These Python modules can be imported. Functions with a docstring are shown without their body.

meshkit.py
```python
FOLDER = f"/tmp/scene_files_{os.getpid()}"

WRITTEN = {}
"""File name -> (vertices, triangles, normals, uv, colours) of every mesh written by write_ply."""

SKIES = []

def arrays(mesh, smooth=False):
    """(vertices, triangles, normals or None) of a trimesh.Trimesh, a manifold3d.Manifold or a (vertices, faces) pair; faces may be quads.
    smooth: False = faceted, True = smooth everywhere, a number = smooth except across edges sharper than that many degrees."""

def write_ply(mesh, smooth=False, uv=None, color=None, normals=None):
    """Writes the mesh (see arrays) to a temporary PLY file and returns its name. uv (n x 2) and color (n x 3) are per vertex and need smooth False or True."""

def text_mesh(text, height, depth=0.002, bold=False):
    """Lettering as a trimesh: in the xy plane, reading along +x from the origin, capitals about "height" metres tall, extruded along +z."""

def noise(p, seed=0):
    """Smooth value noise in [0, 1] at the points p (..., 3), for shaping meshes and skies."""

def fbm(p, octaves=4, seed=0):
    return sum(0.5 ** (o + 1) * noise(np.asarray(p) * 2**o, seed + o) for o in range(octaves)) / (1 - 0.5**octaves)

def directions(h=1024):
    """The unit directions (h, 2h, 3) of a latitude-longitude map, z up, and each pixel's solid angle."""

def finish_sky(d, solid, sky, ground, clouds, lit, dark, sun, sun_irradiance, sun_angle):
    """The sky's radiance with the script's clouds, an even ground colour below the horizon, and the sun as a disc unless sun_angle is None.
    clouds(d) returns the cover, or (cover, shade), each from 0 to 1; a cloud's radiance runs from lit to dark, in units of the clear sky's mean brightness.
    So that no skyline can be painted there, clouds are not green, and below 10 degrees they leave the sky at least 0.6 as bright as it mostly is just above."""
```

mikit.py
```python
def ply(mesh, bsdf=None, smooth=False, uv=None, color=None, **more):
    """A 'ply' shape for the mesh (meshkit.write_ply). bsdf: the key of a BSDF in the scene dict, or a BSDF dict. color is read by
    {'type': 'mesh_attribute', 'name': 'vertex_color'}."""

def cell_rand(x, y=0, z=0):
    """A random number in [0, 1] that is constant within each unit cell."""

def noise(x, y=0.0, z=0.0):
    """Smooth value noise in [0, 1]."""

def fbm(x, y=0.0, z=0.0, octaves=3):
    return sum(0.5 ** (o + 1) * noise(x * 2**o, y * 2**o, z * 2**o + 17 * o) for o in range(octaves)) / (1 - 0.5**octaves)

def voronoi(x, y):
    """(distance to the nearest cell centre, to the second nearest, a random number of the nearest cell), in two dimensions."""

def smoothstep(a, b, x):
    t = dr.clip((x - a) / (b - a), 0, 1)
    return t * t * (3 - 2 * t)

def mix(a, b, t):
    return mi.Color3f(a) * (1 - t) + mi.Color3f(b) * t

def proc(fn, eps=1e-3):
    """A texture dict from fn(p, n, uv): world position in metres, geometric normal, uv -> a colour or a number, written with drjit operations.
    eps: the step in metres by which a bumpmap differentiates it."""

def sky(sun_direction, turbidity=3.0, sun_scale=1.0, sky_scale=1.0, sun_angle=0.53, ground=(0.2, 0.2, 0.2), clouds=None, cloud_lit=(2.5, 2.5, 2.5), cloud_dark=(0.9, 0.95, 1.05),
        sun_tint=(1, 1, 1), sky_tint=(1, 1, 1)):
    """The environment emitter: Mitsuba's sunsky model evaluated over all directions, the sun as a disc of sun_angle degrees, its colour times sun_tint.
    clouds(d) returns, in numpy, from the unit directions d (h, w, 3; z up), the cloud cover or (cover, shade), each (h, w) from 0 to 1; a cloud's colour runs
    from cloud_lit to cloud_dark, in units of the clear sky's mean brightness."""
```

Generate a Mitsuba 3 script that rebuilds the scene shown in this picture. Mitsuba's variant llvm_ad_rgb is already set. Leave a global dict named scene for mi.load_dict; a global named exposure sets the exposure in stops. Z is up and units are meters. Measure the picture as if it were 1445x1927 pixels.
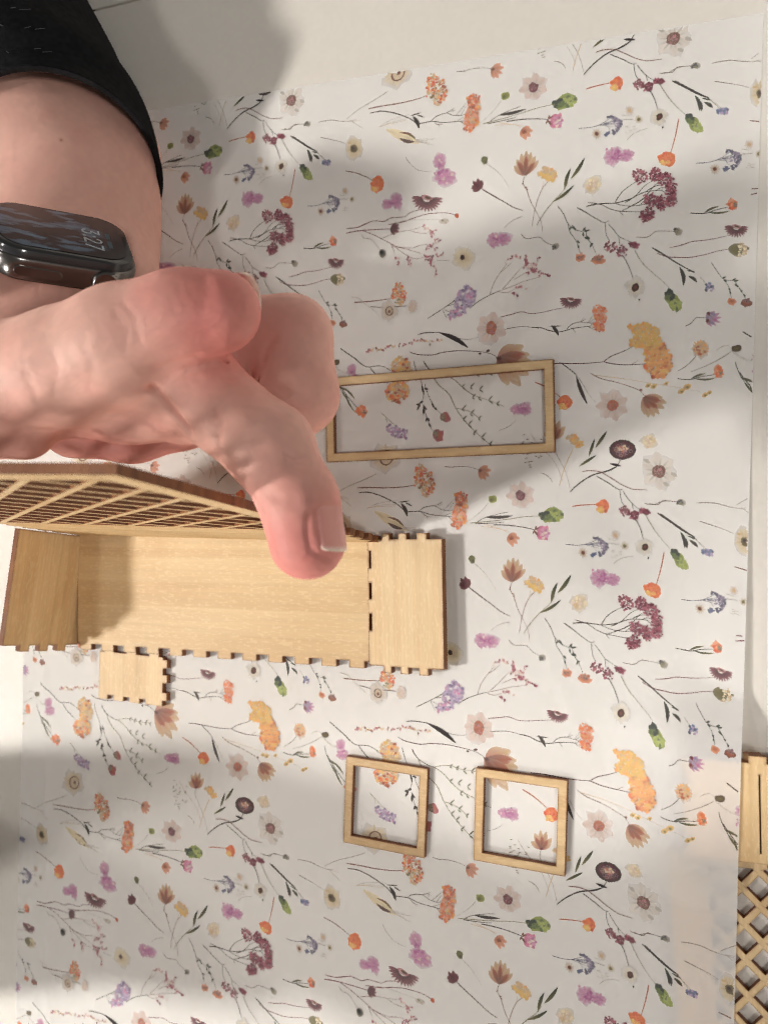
# A left hand points over a half-assembled miniature planter on floral paper. Lengths in this script are millimetres; U() turns them into metres.
import math, random
import numpy as np, trimesh, shapely, manifold3d
from shapely.geometry import Polygon, box as sbox, LineString
from shapely.ops import unary_union
import drjit as dr
import mitsuba as mi
import mikit, meshkit
from mikit import proc, fbm, noise, cell_rand, smoothstep, mix

T = mi.ScalarTransform4f
scene, labels = {}, {}
rng = np.random.default_rng(7)
random.seed(7)

# ------------------------------------------------------------------ camera, lamps, exposure
FOC = 1725.0                                   # focal length in pixels of the 1445 x 1927 photograph
CAM = np.array([102.771, -0.333, 243.022])     # camera, mm above the table
WAX = np.array([[0.92102956, -0.00049226, -0.38949238], [0.0, -0.9999992, 0.00126386], [-0.38949269, -0.00116405, -0.92102882]])
FWD, DOWN = WAX @ np.array([0, 0, 1.0]), WAX @ np.array([0, 1.0, 0])
scene['camera'] = {'type': 'thinlens', 'fov': 2 * math.degrees(math.atan(722.5 / FOC)), 'fov_axis': 'x', 'near_clip': 0.005, 'far_clip': 50.0,
                   'aperture_radius': 0.0009, 'focus_distance': 0.245,
                   'to_world': T().look_at(origin=(CAM / 1000).tolist(), target=((CAM + 100 * FWD) / 1000).tolist(), up=(-DOWN).tolist())}
exposure = 0.17
scene['room_light'] = {'type': 'constant', 'radiance': {'type': 'rgb', 'value': [0.125, 0.121, 0.115]}}


def lamp(key, direction, dist, radius, power, tint, label):
    d = np.array(direction, float)
    p = d / np.linalg.norm(d) * dist / 1000 + np.array([-0.05, 0.0, 0.0])
    area = math.pi * (radius / 1000) ** 2
    rad = power * (dist / 1000) ** 2 / area
    scene[key] = {'type': 'sphere', 'center': p.tolist(), 'radius': radius / 1000, 'bsdf': {'type': 'diffuse'},
                  'emitter': {'type': 'area', 'radiance': {'type': 'rgb', 'value': [rad * c for c in tint]}}}
    labels[key] = {'label': label, 'category': 'lamp'}


WARM = (1.0, 0.968, 0.925)
lamp('lamp_globe', (-1.02, -0.34, 1), 1500, 75, 2.35, WARM, 'glowing lamp globe outside the frame at left, level with the planter')
lamp('lamp_globe_001', (-0.8, -1.2, 1.05), 1600, 115, 0.95, WARM, 'glowing lamp globe outside the frame towards the lower left corner')
lamp('lamp_globe_002', (0.80, -0.24, 1), 1500, 110, 0.66, WARM, 'glowing lamp globe outside the frame, high above the right half')
lamp('lamp_globe_003', (-0.5, 0.13, 1), 1500, 95, 0.38, WARM, 'glowing lamp globe outside the frame above the black sleeve')


# ------------------------------------------------------------------ helpers
def ray(px):
    return WAX @ np.array([(px[0] - 722.5) / FOC, (px[1] - 963.5) / FOC, 1.0])


def atz(px, z=0.0):                             # point of the level z seen at a pixel of the photograph (used to survey the place)
    d = ray(px)
    return CAM + d * ((z - CAM[2]) / d[2])


def atd(px, depth):
    return CAM + ray(px) * depth


def srgb(c):
    if isinstance(c, str):
        c = [int(c[i:i + 2], 16) for i in (1, 3, 5)]
    c = np.asarray(c, float) / 255
    return np.where(c < 0.04045, c / 12.92, ((c + 0.055) / 1.055) ** 2.4)


def lin(c):
    return srgb(c).tolist()


def U(mesh):
    m = mesh.copy()
    m.vertices = np.asarray(m.vertices) / 1000.0
    return m


def add(key, mesh, bsdf, smooth=False, uv=None, color=None):
    scene[key] = mikit.ply(U(mesh), bsdf, smooth=smooth, uv=uv, color=color)
    return key


def tag(key, label=None, category=None, group=None, kind=None):
    d = labels.setdefault(key, {})
    for k, v in (('label', label), ('category', category), ('group', group), ('kind', kind)):
        if v:
            d[k] = v


_used = {}


def num(base):
    n = _used.get(base, 0)
    _used[base] = n + 1
    return base if n == 0 else f'{base}_{n:03d}'


# ------------------------------------------------------------------ materials
def wood_bsdf(axis):
    def along(p):
        return p.x if axis == 'x' else p.y + p.z

    def color(p, n, uv):
        u, v, w = uv.x, uv.y, along(p)
        piece = cell_rand(dr.floor(u) + 3, 1, 2)
        warm = cell_rand(dr.floor(u) + 3, 5, 2)
        ring = fbm(u * 330, w * 7 + 3, piece * 40, 3)
        fine = noise(u * 2300, w * 60, piece * 17)
        cloud = fbm(u * 70, w * 38, piece * 9 + 4, 3)
        fleck = smoothstep(0.60, 0.88, noise(u * 3000, w * 800, 3.0))
        c = mix(lin((216, 184, 138)), lin((227, 200, 156)), smoothstep(0.25, 0.75, ring * 0.5 + cloud * 0.5))
        c = mix(c, lin((194, 152, 99)), 0.46 * smoothstep(0.50, 0.8, cloud))
        c = mix(c, lin((196, 154, 102)), 0.25 * smoothstep(0.62, 0.72, noise(u * 260, w * 5, piece * 31)))
        c = c * (0.93 + 0.12 * fine) * (0.86 + 0.17 * piece)
        c = mix(c, lin((242, 220, 180)), 0.24 * fleck)
        c = mix(c, c * mi.Color3f(1.0, 0.92, 0.80), warm * 0.55)
        s = dr.clip(v / 10, 0, 1)
        charr = mix(lin((88, 50, 30)), lin((150, 98, 62)), fbm(w * 160, u * 340, p.z * 500, 3))
        return mix(c, charr, smoothstep(0.06, 0.95, s))

    def bump(p, n, uv):
        u, w = uv.x, along(p)
        return 0.00005 * noise(u * 2400, w * 70, 1.0) + 0.00003 * noise(u * 5200, w * 420, 8.0)

    return {'type': 'twosided', 'b': {'type': 'bumpmap', 'arbitrary': proc(bump, 2e-4), 'scale': 1.0,
            'bsdf': {'type': 'principled', 'base_color': proc(color), 'roughness': 0.5, 'specular': 0.35}}}


scene['wood_x'] = wood_bsdf('x')
scene['wood_y'] = wood_bsdf('y')


def table_color(p, n, uv):
    return mix(lin((223, 217, 207)), lin((217, 210, 199)), fbm(p.x * 9, p.y * 9, 1.0, 3)) * (0.985 + 0.03 * noise(p.x * 900, p.y * 900, 2.0))


scene['table_paint'] = {'type': 'twosided', 'b': {'type': 'principled', 'base_color': proc(table_color), 'roughness': 0.45, 'specular': 0.3}}


def paper_color(p, n, uv):
    return mix(lin((250, 249, 247)), lin((247, 246, 244)), fbm(p.x * 40, p.y * 40, 3.0, 3))


PAPER_OPACITY = 0.80
scene['paper_sheet'] = {'type': 'mask', 'opacity': PAPER_OPACITY, 'b': {'type': 'principledthin', 'base_color': proc(paper_color), 'roughness': 0.6, 'diff_trans': 0.62, 'eta': 1.3}}
scene['print_ink'] = {'type': 'mask', 'opacity': 0.9, 'b': {'type': 'twosided', 'b': {'type': 'principled', 'base_color': {'type': 'mesh_attribute', 'name': 'vertex_color'}, 'roughness': 0.6, 'specular': 0.2}}}


def skin_bump(p, n, uv):
    a = noise(p.x * 1900, p.y * 1900, p.z * 1900)
    b = noise(p.x * 800 + 5, p.y * 800, p.z * 800)
    c = noise(p.x * 950 + 0.4 * p.y * 950, p.y * 170, p.z * 170)
    d = noise(p.x * 330, p.y * 1300 + p.x * 500, p.z * 400)
    return 0.00003 * a + 0.00003 * b + 0.00004 * c + 0.00002 * d


scene['skin'] = {'type': 'twosided', 'b': {'type': 'bumpmap', 'arbitrary': proc(skin_bump, 1.5e-4), 'scale': 1.0,
                 'bsdf': {'type': 'principled', 'base_color': {'type': 'mesh_attribute', 'name': 'vertex_color'}, 'roughness': 0.55, 'specular': 0.34, 'flatness': 0.6, 'sheen': 0.15}}}
scene['nail'] = {'type': 'twosided', 'b': {'type': 'principled', 'base_color': {'type': 'mesh_attribute', 'name': 'vertex_color'}, 'roughness': 0.28, 'specular': 0.5, 'clearcoat': 0.3}}


def sleeve_color(p, n, uv):
    return mi.Color3f(0.0085, 0.0085, 0.0095) * (0.7 + 0.6 * noise(uv.x * 900, uv.y * 260, 0.0))


def sleeve_bump(p, n, uv):
    return 0.00012 * noise(uv.x * 2200, uv.y * 1500, 1.0) + 0.0001 * noise(uv.x * 500, uv.y * 700, 4.0)


scene['sleeve_cloth'] = {'type': 'twosided', 'b': {'type': 'bumpmap', 'arbitrary': proc(sleeve_bump, 1e-4), 'scale': 1.0,
                         'bsdf': {'type': 'principled', 'base_color': proc(sleeve_color), 'roughness': 0.85, 'specular': 0.1, 'sheen': 0.05}}}
scene['lint'] = {'type': 'twosided', 'b': {'type': 'diffuse', 'reflectance': {'type': 'rgb', 'value': [0.08, 0.08, 0.085]}}}
scene['watch_steel'] = {'type': 'twosided', 'b': {'type': 'principled', 'base_color': {'type': 'rgb', 'value': [0.22, 0.205, 0.195]}, 'metallic': 1.0, 'roughness': 0.2}}
scene['watch_glass'] = {'type': 'twosided', 'b': {'type': 'principled', 'base_color': {'type': 'rgb', 'value': [0.022, 0.022, 0.024]}, 'roughness': 0.14, 'specular': 0.5, 'clearcoat': 0.6}}
scene['watch_black'] = {'type': 'twosided', 'b': {'type': 'principled', 'base_color': {'type': 'rgb', 'value': [0.02, 0.019, 0.018]}, 'roughness': 0.3, 'specular': 0.5}}
scene['seam_dark'] = {'type': 'twosided', 'b': {'type': 'diffuse', 'reflectance': {'type': 'rgb', 'value': [0.03, 0.027, 0.024]}}}

# ------------------------------------------------------------------ the table, its two boards meeting in a dark joint
ja, jb = atz((150, 27))[:2], atz((262, 0))[:2]
jd = (jb - ja) / np.linalg.norm(jb - ja)
jn = np.array([-jd[1], jd[0]])


def slab(key, poly, z0, z1, bevel, m, label):
    man = trimesh.creation.extrude_polygon(poly, z1 - z0, engine='earcut')
    man.apply_translation([0, 0, z0])
    add(key, man, m)
    tag(key, label, kind='structure')


big = sbox(-420, -420, 620, 420)
far = 900.0
half_low = Polygon([ja - jd * far, ja + jd * far, ja + jd * far - jn * 2000, ja - jd * far - jn * 2000])
half_up = Polygon([ja - jd * far + jn * 0.9, ja + jd * far + jn * 0.9, ja + jd * far + jn * 2000, ja - jd * far + jn * 2000])
slab('table', big.intersection(half_low), -22, 0, 0.6, 'table_paint', 'white painted table top under the floral paper')
slab('table_leaf', big.intersection(half_up), -22, -0.25, 0.6, 'table_paint', 'white table leaf beyond the dark joint at the top left')
chip = Polygon([ja - jd * 60 - jn * 0.9, ja + jd * 4 - jn * 0.9, ja + jd * 7 + jn * 0.5, ja - jd * 60 + jn * 0.5])
add('table__joint_chip', trimesh.creation.extrude_polygon(chip, 0.06, engine='earcut'), 'seam_dark')

# ------------------------------------------------------------------ the floral paper: a thin sheet that rides up over the pieces lying under its right edge
PZ = 0.18


def sd_box(x, y, x0, x1, y0, y1):
    dx = np.maximum(np.maximum(x0 - x, x - x1), 0)
    dy = np.maximum(np.maximum(y0 - y, y - y1), 0)
    return np.hypot(dx, dy)


def sstep(a, b, x):
    t = np.clip((x - a) / (b - a), 0, 1)
    return t * t * (3 - 2 * t)


def paper_z(x, y):
    x, y = np.asarray(x, float), np.asarray(y, float)
    q = np.stack([x / 34 + 50, y / 46 + 50, 0 * x], -1)
    ripple = 0.45 * (meshkit.fbm(q, 3, 5) - 0.35) + 0.40 * np.exp(-((x + 127 + 0.02 * y) / 2.0) ** 2) * sstep(-30, -60, y) + 0.30 * np.exp(-((x + 112 + 0.05 * y) / 2.6) ** 2) * sstep(-50, -90, y) + 0.22 * np.exp(-((x - 30 + 0.45 * y) / 1.8) ** 2) * sstep(-140, -60, y) * (1 - sstep(-60, 30, y))
    lift = 6.7 * (1 - sstep(0, 24, sd_box(x, y, 83, 300, -85.5, -60))) ** 1.3
    lift2 = 2.5 * (1 - sstep(0, 16, sd_box(x, y, 77.5, 300, -400, -84)))
    lift3 = 1.8 * sstep(35, -55, y) * sstep(82, 99, x)
    return PZ + np.maximum(ripple, 0.0) * 0.8 + np.maximum(np.maximum(lift, lift2), lift3)


def paper_edge_left(y): return -134.9 - 0.0275 * (-47.9 - y)
def paper_edge_right(y): return 101.0 - 0.0275 * (122.3 - y)
def paper_edge_top(x): return 122.3 + 0.040 * (101.2 - x)


def in_paper(x, y): return (x > paper_edge_left(y)) & (x < paper_edge_right(y)) & (y < paper_edge_top(x)) & (y > -232)


nu, nv = 200, 290
tu, tv = np.meshgrid(np.linspace(0, 1, nu), np.linspace(0, 1, nv), indexing='ij')
yb = -232 + tv * (paper_edge_top(-20) + 232)
xl, xr = paper_edge_left(yb), paper_edge_right(yb)
px_ = xl + tu * (xr - xl)
py_ = -232 + tv * (paper_edge_top(px_) + 232)
px_ = paper_edge_left(py_) + tu * (paper_edge_right(py_) - paper_edge_left(py_))
pz_ = paper_z(px_, py_)
idx = np.arange(nu * nv).reshape(nu, nv)
quads = np.stack([idx[:-1, :-1], idx[1:, :-1], idx[1:, 1:], idx[:-1, 1:]], -1).reshape(-1, 4)
paper = trimesh.Trimesh(np.stack([px_, py_, pz_], -1).reshape(-1, 3), np.vstack([quads[:, :3], quads[:, [0, 2, 3]]]), process=False)
add('floral_paper', paper, 'paper_sheet', smooth=True)
tag('floral_paper', 'thin white paper sheet printed with scattered wildflowers, lying across the table', 'paper')

# ------------------------------------------------------------------ laser-cut wooden pieces
from scipy.spatial import cKDTree

_piece = [0]
TH = 2.0


def wood_mesh(poly, th, grain='x', size=1.0, scorch=1.0, piece=None):
    """Faces with fine triangles and charred cut edges; uv carries grain coordinates (m) and, in v, ten times the scorch."""
    if piece is None:
        _piece[0] += 1
        piece = _piece[0]
    parts = []
    polys = list(getattr(poly, 'geoms', [poly]))
    V, F, S, off = [], [], [], 0
    for pg in polys:
        m = trimesh.creation.extrude_polygon(pg, th, engine='earcut')
        v, f = trimesh.remesh.subdivide_to_size(m.vertices, m.faces, max_edge=size)
        edge = []
        for rg in [pg.exterior, *pg.interiors]:
            c = np.array(rg.coords)
            for sa, sb in zip(c[:-1], c[1:]):
                edge.append(sa + (sb - sa) * np.linspace(0, 1, max(2, int(np.hypot(*(sb - sa)) / 0.22) + 1))[:, None])
        du = np.minimum(cKDTree(np.vstack(edge)).query(np.asarray(v)[:, :2])[0], 4.0)
        du = np.where(du < 0.12, 0.0, du)
        tri = v[f]
        nrm = np.cross(tri[:, 1] - tri[:, 0], tri[:, 2] - tri[:, 0])
        ok = np.linalg.norm(nrm, axis=1) > 1e-9
        tri, nrm, f = tri[ok], nrm[ok], f[ok]
        side = np.abs(nrm[:, 2]) < 0.5 * np.linalg.norm(nrm, axis=1)
        pts = tri.reshape(-1, 3)
        d = du[f].ravel()
        q = np.stack([pts[:, 0] / 2.5 + 30, pts[:, 1] / 2.5 + 30, pts[:, 2] * 0 + piece], -1)
        blotch = meshkit.fbm(q, 2, 3)
        s = scorch * (0.42 * np.exp(-d / 0.25) + 0.17 * np.exp(-d / 1.3) * np.clip(blotch * 2 - 0.55, 0, 1))
        sd = np.repeat(side, 3)
        s = np.where(sd, 0.93 + 0.07 * blotch, s)
        V.append(pts)
        S.append(s)
    pts, s = np.vstack(V), np.concatenate(S)
    al, ac = (pts[:, 0], pts[:, 1]) if grain == 'x' else (pts[:, 1], pts[:, 0])
    uv = np.stack([ac / 1000 + 0.3 + piece, (al / 1000 + 0.3) + 10 * s], 1)
    return trimesh.Trimesh(pts, np.arange(len(pts)).reshape(-1, 3), process=False), uv


def frame_of(origin, ex, ey):
    ex = np.array(ex, float) / np.linalg.norm(ex)
    ey = np.array(ey, float) - ex * (ex @ np.array(ey, float))
    ey /= np.linalg.norm(ey)
    M = np.eye(4)
    M[:3, 0], M[:3, 1], M[:3, 2], M[:3, 3] = ex, ey, np.cross(ex, ey), origin
    return M


def wood(key, poly, th, M, grain='x', size=1.0, scorch=1.0, piece=None):
    m, uv = wood_mesh(poly, th, grain, size, scorch, piece)
    m.apply_transform(M)
    add(key, m, 'wood_' + grain, uv=uv)
    return key


def rot2(deg, o):
    c, s = math.cos(math.radians(deg)), math.sin(math.radians(deg))
    return frame_of(o, (c, s, 0), (-s, c, 0))


ZP = 0.55   # top of the paper under the pieces

# base panel: fingers along the near edge, three along the right edge
tabs = [sbox(-105.9 + 1.0 + k * 8.95, -36.3, -105.9 + 1.0 + k * 8.95 + 4.9, -34.2) for k in range(12)]
tabs = [t for t in tabs if t.bounds[2] < -1]
ftabs = [sbox(-0.1, y - 4.3, 1.5, y) for y in (-7.4, -16.2, -25.2)]
notch = [sbox(-103 + k * 10.3, -1.4, -103 + k * 10.3 + 3.4, 0.2) for k in range(11)]
base_poly = unary_union([sbox(-105.9, -34.3, 0, 1.9)] + tabs + ftabs)
BASE = rot2(0.25, (-3.6, -8.7, ZP))
wood('planter_base_panel', base_poly, TH, BASE, 'x', 0.9, 1.35, piece=44)
tag('planter_base_panel', 'long pale plywood base panel with finger joints, under the fingertip', 'wooden panel')

# standing left side, leaning outwards a little
side_tabs = [sbox(a, -1.9, a + 3.5, 0.1) for a in (5.0, 12.2, 19.6)]
side_poly = unary_union([sbox(0, 0, 29.6, 36.2)] + side_tabs)
LEFT = frame_of((-110.6, -44.3, ZP + 0.5), (-0.105, 0.112, 0.98), (0.08, 1, -0.105))
wood('planter_side_panel', side_poly, TH, LEFT, 'y', 0.9, 1.35, piece=18)
tag('planter_side_panel', 'pale plywood end panel standing upright at the left end of the planter', 'wooden panel')

# fallen right side, resting on its joint with the outer edge raised
rt = [sbox(a, -1.9, a + w, 0.1) for a, w in ((4.8, 2.3), (10.0, 2.5), (15.8, 2.9))]
rb = [sbox(a, 35.9, a + w, 37.7) for a, w in ((4.8, 2.3), (10.0, 2.5), (15.8, 2.9))]
rn = [sbox(-0.2, y, 1.15, y + 4.9) for y in (9.9, 18.9, 27.8)]
right_poly = unary_union([sbox(0, 0, 23.4, 36.0)] + rt + rb).difference(unary_union(rn))
RIGHT = frame_of((-3.1, -43.9, ZP + 0.1), (0.995, 0.02, 0.085), (0.025, 1, 0))
wood('planter_side_panel_001', right_poly, 2.4, RIGHT, 'y', 0.9, 1.35, piece=38)
tag('planter_side_panel_001', 'pale plywood end panel lying flat at the right end of the long base panel', 'wooden panel')

# tall trellis back: solid board below, lattice above
x0, y0, yaw, lean, tl = -2.669, -9.106 + 0.1, -0.011, 0.119, -0.071
Uv = np.array([math.cos(yaw), math.sin(yaw), 0])
Vv = np.array([-math.sin(yaw) * math.sin(lean), math.cos(yaw) * math.sin(lean), math.cos(lean)])
eu, ev = math.cos(tl) * Uv + math.sin(tl) * Vv, -math.sin(tl) * Uv + math.cos(tl) * Vv
TREL = frame_of(np.array([x0, y0, ZP]), eu, ev)
flip = np.diag([1, 1, -1, 1.0])                # the sheet's thickness goes away from the planter
nrm = np.cross(eu, ev)
TREL[:3, 3] -= nrm * 0.0
if nrm[1] > 0:
    pass
else:
    TREL[:3, 3] -= nrm * TH
WT, HT, ST, LB, TR = 107.0, 125.6, 5.6, 34.6, 6.4
tp = num('trellis_panel')
btabs = [sbox(-0.1, v, 1.9, v + 3.5) for v in (0.6, 7.6, 14.6, 21.6)] + [sbox(-WT - 1.9, v, -WT + 0.1, v + 3.5) for v in (0.6, 7.6, 14.6, 21.6)]
bnotch = [sbox(-WT + 4 + k * 10.3, -0.2, -WT + 4 + k * 10.3 + 5.0, 1.6) for k in range(10)]
wood(tp + '__lower_board', unary_union([Polygon([(-WT, -7.3), (0, 0), (0, LB), (-WT, LB)])] + btabs), TH, TREL, 'x', 1.5, piece=27)
wood(tp + '__stile', sbox(-ST, LB, 0, HT), TH, TREL, 'y', 1.5, piece=27)
wood(tp + '__stile_001', sbox(-WT, LB, -WT + ST, HT), TH, TREL, 'y', 1.5, piece=27)
wood(tp + '__top_rail', sbox(-WT + ST, HT - TR, -ST, HT), TH, TREL, 'x', 1.5, piece=27)
inner = sbox(-WT + ST, LB, -ST, HT - TR)
PH, PV, BW = 14.29, 12.95, 1.75
sl = PV / PH
aset = []
for k in range(-8, 10):
    a = np.array([-101.3 + k * PH - 140, 35.2 - 140 * sl])
    b = np.array([-101.3 + k * PH + 140, 35.2 + 140 * sl])
    g = LineString([a, b]).buffer(BW / 2, cap_style='flat').intersection(inner)
    if g.area > 3:
        aset.append(g)
allA = unary_union(aset)
for g in aset:
    wood(num(tp + '__slat'), g, TH, TREL, 'x', 2.0, piece=27)
for k in range(0, 17):
    a = np.array([-101.3 + k * PH + 140, 35.2 - 140 * sl])
    b = np.array([-101.3 + k * PH - 140, 35.2 + 140 * sl])
    g = LineString([a, b]).buffer(BW / 2, cap_style='flat').intersection(inner).difference(allA.buffer(1e-4))
    gs = [q for q in getattr(g, 'geoms', [g]) if q.geom_type == 'Polygon' and q.area > 0.4]
    if gs:
        wood(num(tp + '__slat'), shapely.MultiPolygon(gs), TH, TREL, 'x', 2.0, piece=27)
tag(tp, 'tall plywood lattice trellis standing along the far edge of the base panel', 'trellis')

# small tabbed square below the base panel
sq = sbox(0, 0, 25.2, -15.6)
sq = unary_union([sq] + [sbox(a, -0.1, a + 3.8, 1.9) for a in (1.9, 10.9, 19.8)] + [sbox(25.1, -y - 2.6, 26.8, -y) for y in (0.8, 5.6, 11.2)])
sq = sq.difference(unary_union([sbox(a, -15.9, a + 2.4, -14.1) for a in (3.6, 10.0, 16.4)]))
wood('tabbed_square_piece', sq, TH, rot2(-1.4, (-100.4, -45.6, ZP - 0.3)), 'y', 0.8, piece=52)
tag('tabbed_square_piece', 'small square of pale plywood with tabbed edges, just below the long base panel', 'wooden piece')


def frame_piece(key, cx, cy, w, h, bar, deg, label, group=None):
    o = sbox(-w / 2, -h / 2, w / 2, h / 2).difference(sbox(-w / 2 + bar, -h / 2 + bar, w / 2 - bar, h / 2 - bar))
    wood(key, o, 1.7, rot2(deg, (cx, cy, ZP - 0.35)), 'x', 0.7, scorch=1.4, piece={'r': 12, 's': 32}[key[0]] + len(key) % 3)
    tag(key, label, 'wooden frame', group)


frame_piece('rectangular_frame', 16.0, 27.6, 67.3, 24.7, 2.5, 1.05, 'long rectangular plywood frame lying on the paper right of the hand')
frame_piece('square_frame', 1.0, -84.1, 25.2, 25.2, 2.4, -2.3, 'square plywood frame, left one of the two on the lower paper')
frame_piece('square_frame_001', 40.3, -83.2, 25.1, 25.4, 2.4, -1.6, 'square plywood frame, right one of the two on the lower paper')

# pieces stacked under and beside the right edge of the paper
lat = sbox(0, 0, 100, -110)
holes = []
for i in range(-4, 24):
    for j in range(-2, 26):
        cx, cy = 21.2 + i * 4.1, -8.0 - (j + 0.5 * 0) * 4.42
        if (i + j) % 2 == 0:
            holes.append(Polygon([(cx - 3.0, cy), (cx, cy - 3.15), (cx + 3.0, cy), (cx, cy + 3.15)]))
win = sbox(9.5, -3.2, 97, -105)
LAT = rot2(3.4, (78.4, -85.1, 0.05))
lat = lat.difference(unary_union([h.intersection(win) for h in holes]))
wood('lattice_panel', lat, TH, LAT, 'y', 2.2, piece=54)
tag('lattice_panel', 'flat plywood lattice panel lying under the lower right corner of the paper', 'trellis')
for k in range(2):
    fp = unary_union([sbox(0, 0, 100, -24.0)] + [sbox(a, -0.1, a + 4.0, 1.7) for a in (15.0, 25, 35)] + [sbox(a, -25.6, a + 4.0, -23.9) for a in (19.0, 29, 39)])
    fp = fp.difference(unary_union([sbox(-0.1, -6.4, 0.9, -3.4), sbox(-0.1, -21.5, 0.9, -18.4)]))
    if k == 1:
        fp = fp.difference(sbox(17.2, -21.5, 17.55, -2.6))
    key = num('planter_front_panel')
    wood(key, fp, TH, rot2(3.0 - 2.0 * k, (82.6 + (-1.2 if k == 0 else 0), -61.2 + 0.6 * k, 2.2 + 2.05 * k)), 'y', 1.2, piece=41)
    tag(key, ['lower of two stacked plywood panels under the right paper edge', 'plywood panel with a slit, upper of two stacked under the right paper edge'][k], 'wooden panel')

# ------------------------------------------------------------------ the print: one repeat of the flower pattern drawn as flat shapes, then repeated over the sheet
# region: (x0, y0, scale) of the enlargements of the photograph in which the shapes were measured
REG = {'R1': (600, 0, 3.6125), 'R2': (1000, 0, 3.2472), 'R3': (600, 300, 3.6125), 'R4': (1000, 300, 3.2472), 'R5': (600, 650, 3.6125), 'R6': (1000, 650, 3.2472),
       'A1': (250, 150, 3.6125), 'A2': (800, 1000, 3.6125), 'A3': (1100, 1000, 4.188), 'A4': (0, 1220, 3.6125), 'A5': (350, 1220, 3.6125),
       'B1': (0, 1540, 3.6125), 'B2': (380, 1540, 3.6125), 'B3': (700, 1540, 3.6125), 'B4': (1045, 1540, 3.6125), 'B5': (1045, 1300, 3.6125), 'B6': (600, 1380, 2.89)}
INK = {k: srgb(v) for k, v in dict(dark='#3b3435', brown='#7a5348', rust='#ab5d40', stem='#5f4c46', thin='#8f867d', faint='#b9b1a6', green='#5b6b3e', dgreen='#33403a', lgreen='#9aa653', orange='#dc7340',
       amber='#e6a55e', yellow='#dfb562', red='#d05a3a', tan='#cdb088', cream='#e3d3b0', pale='#e2d8cd', pinkp='#dcc4b8', pink='#c98aab', dpink='#ad6792', mauve='#a8616e', wine='#6b2f3d',
       dwine='#47202b', berry='#7c4450', lilac='#b5a0bb', dlilac='#8c7799', blue='#66749a', navy='#54536b', olive='#77704f', rose='#cf6f94', peach='#e2a07e', black='#2b2628').items()}
PAPER = srgb((213, 212, 211))
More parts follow.
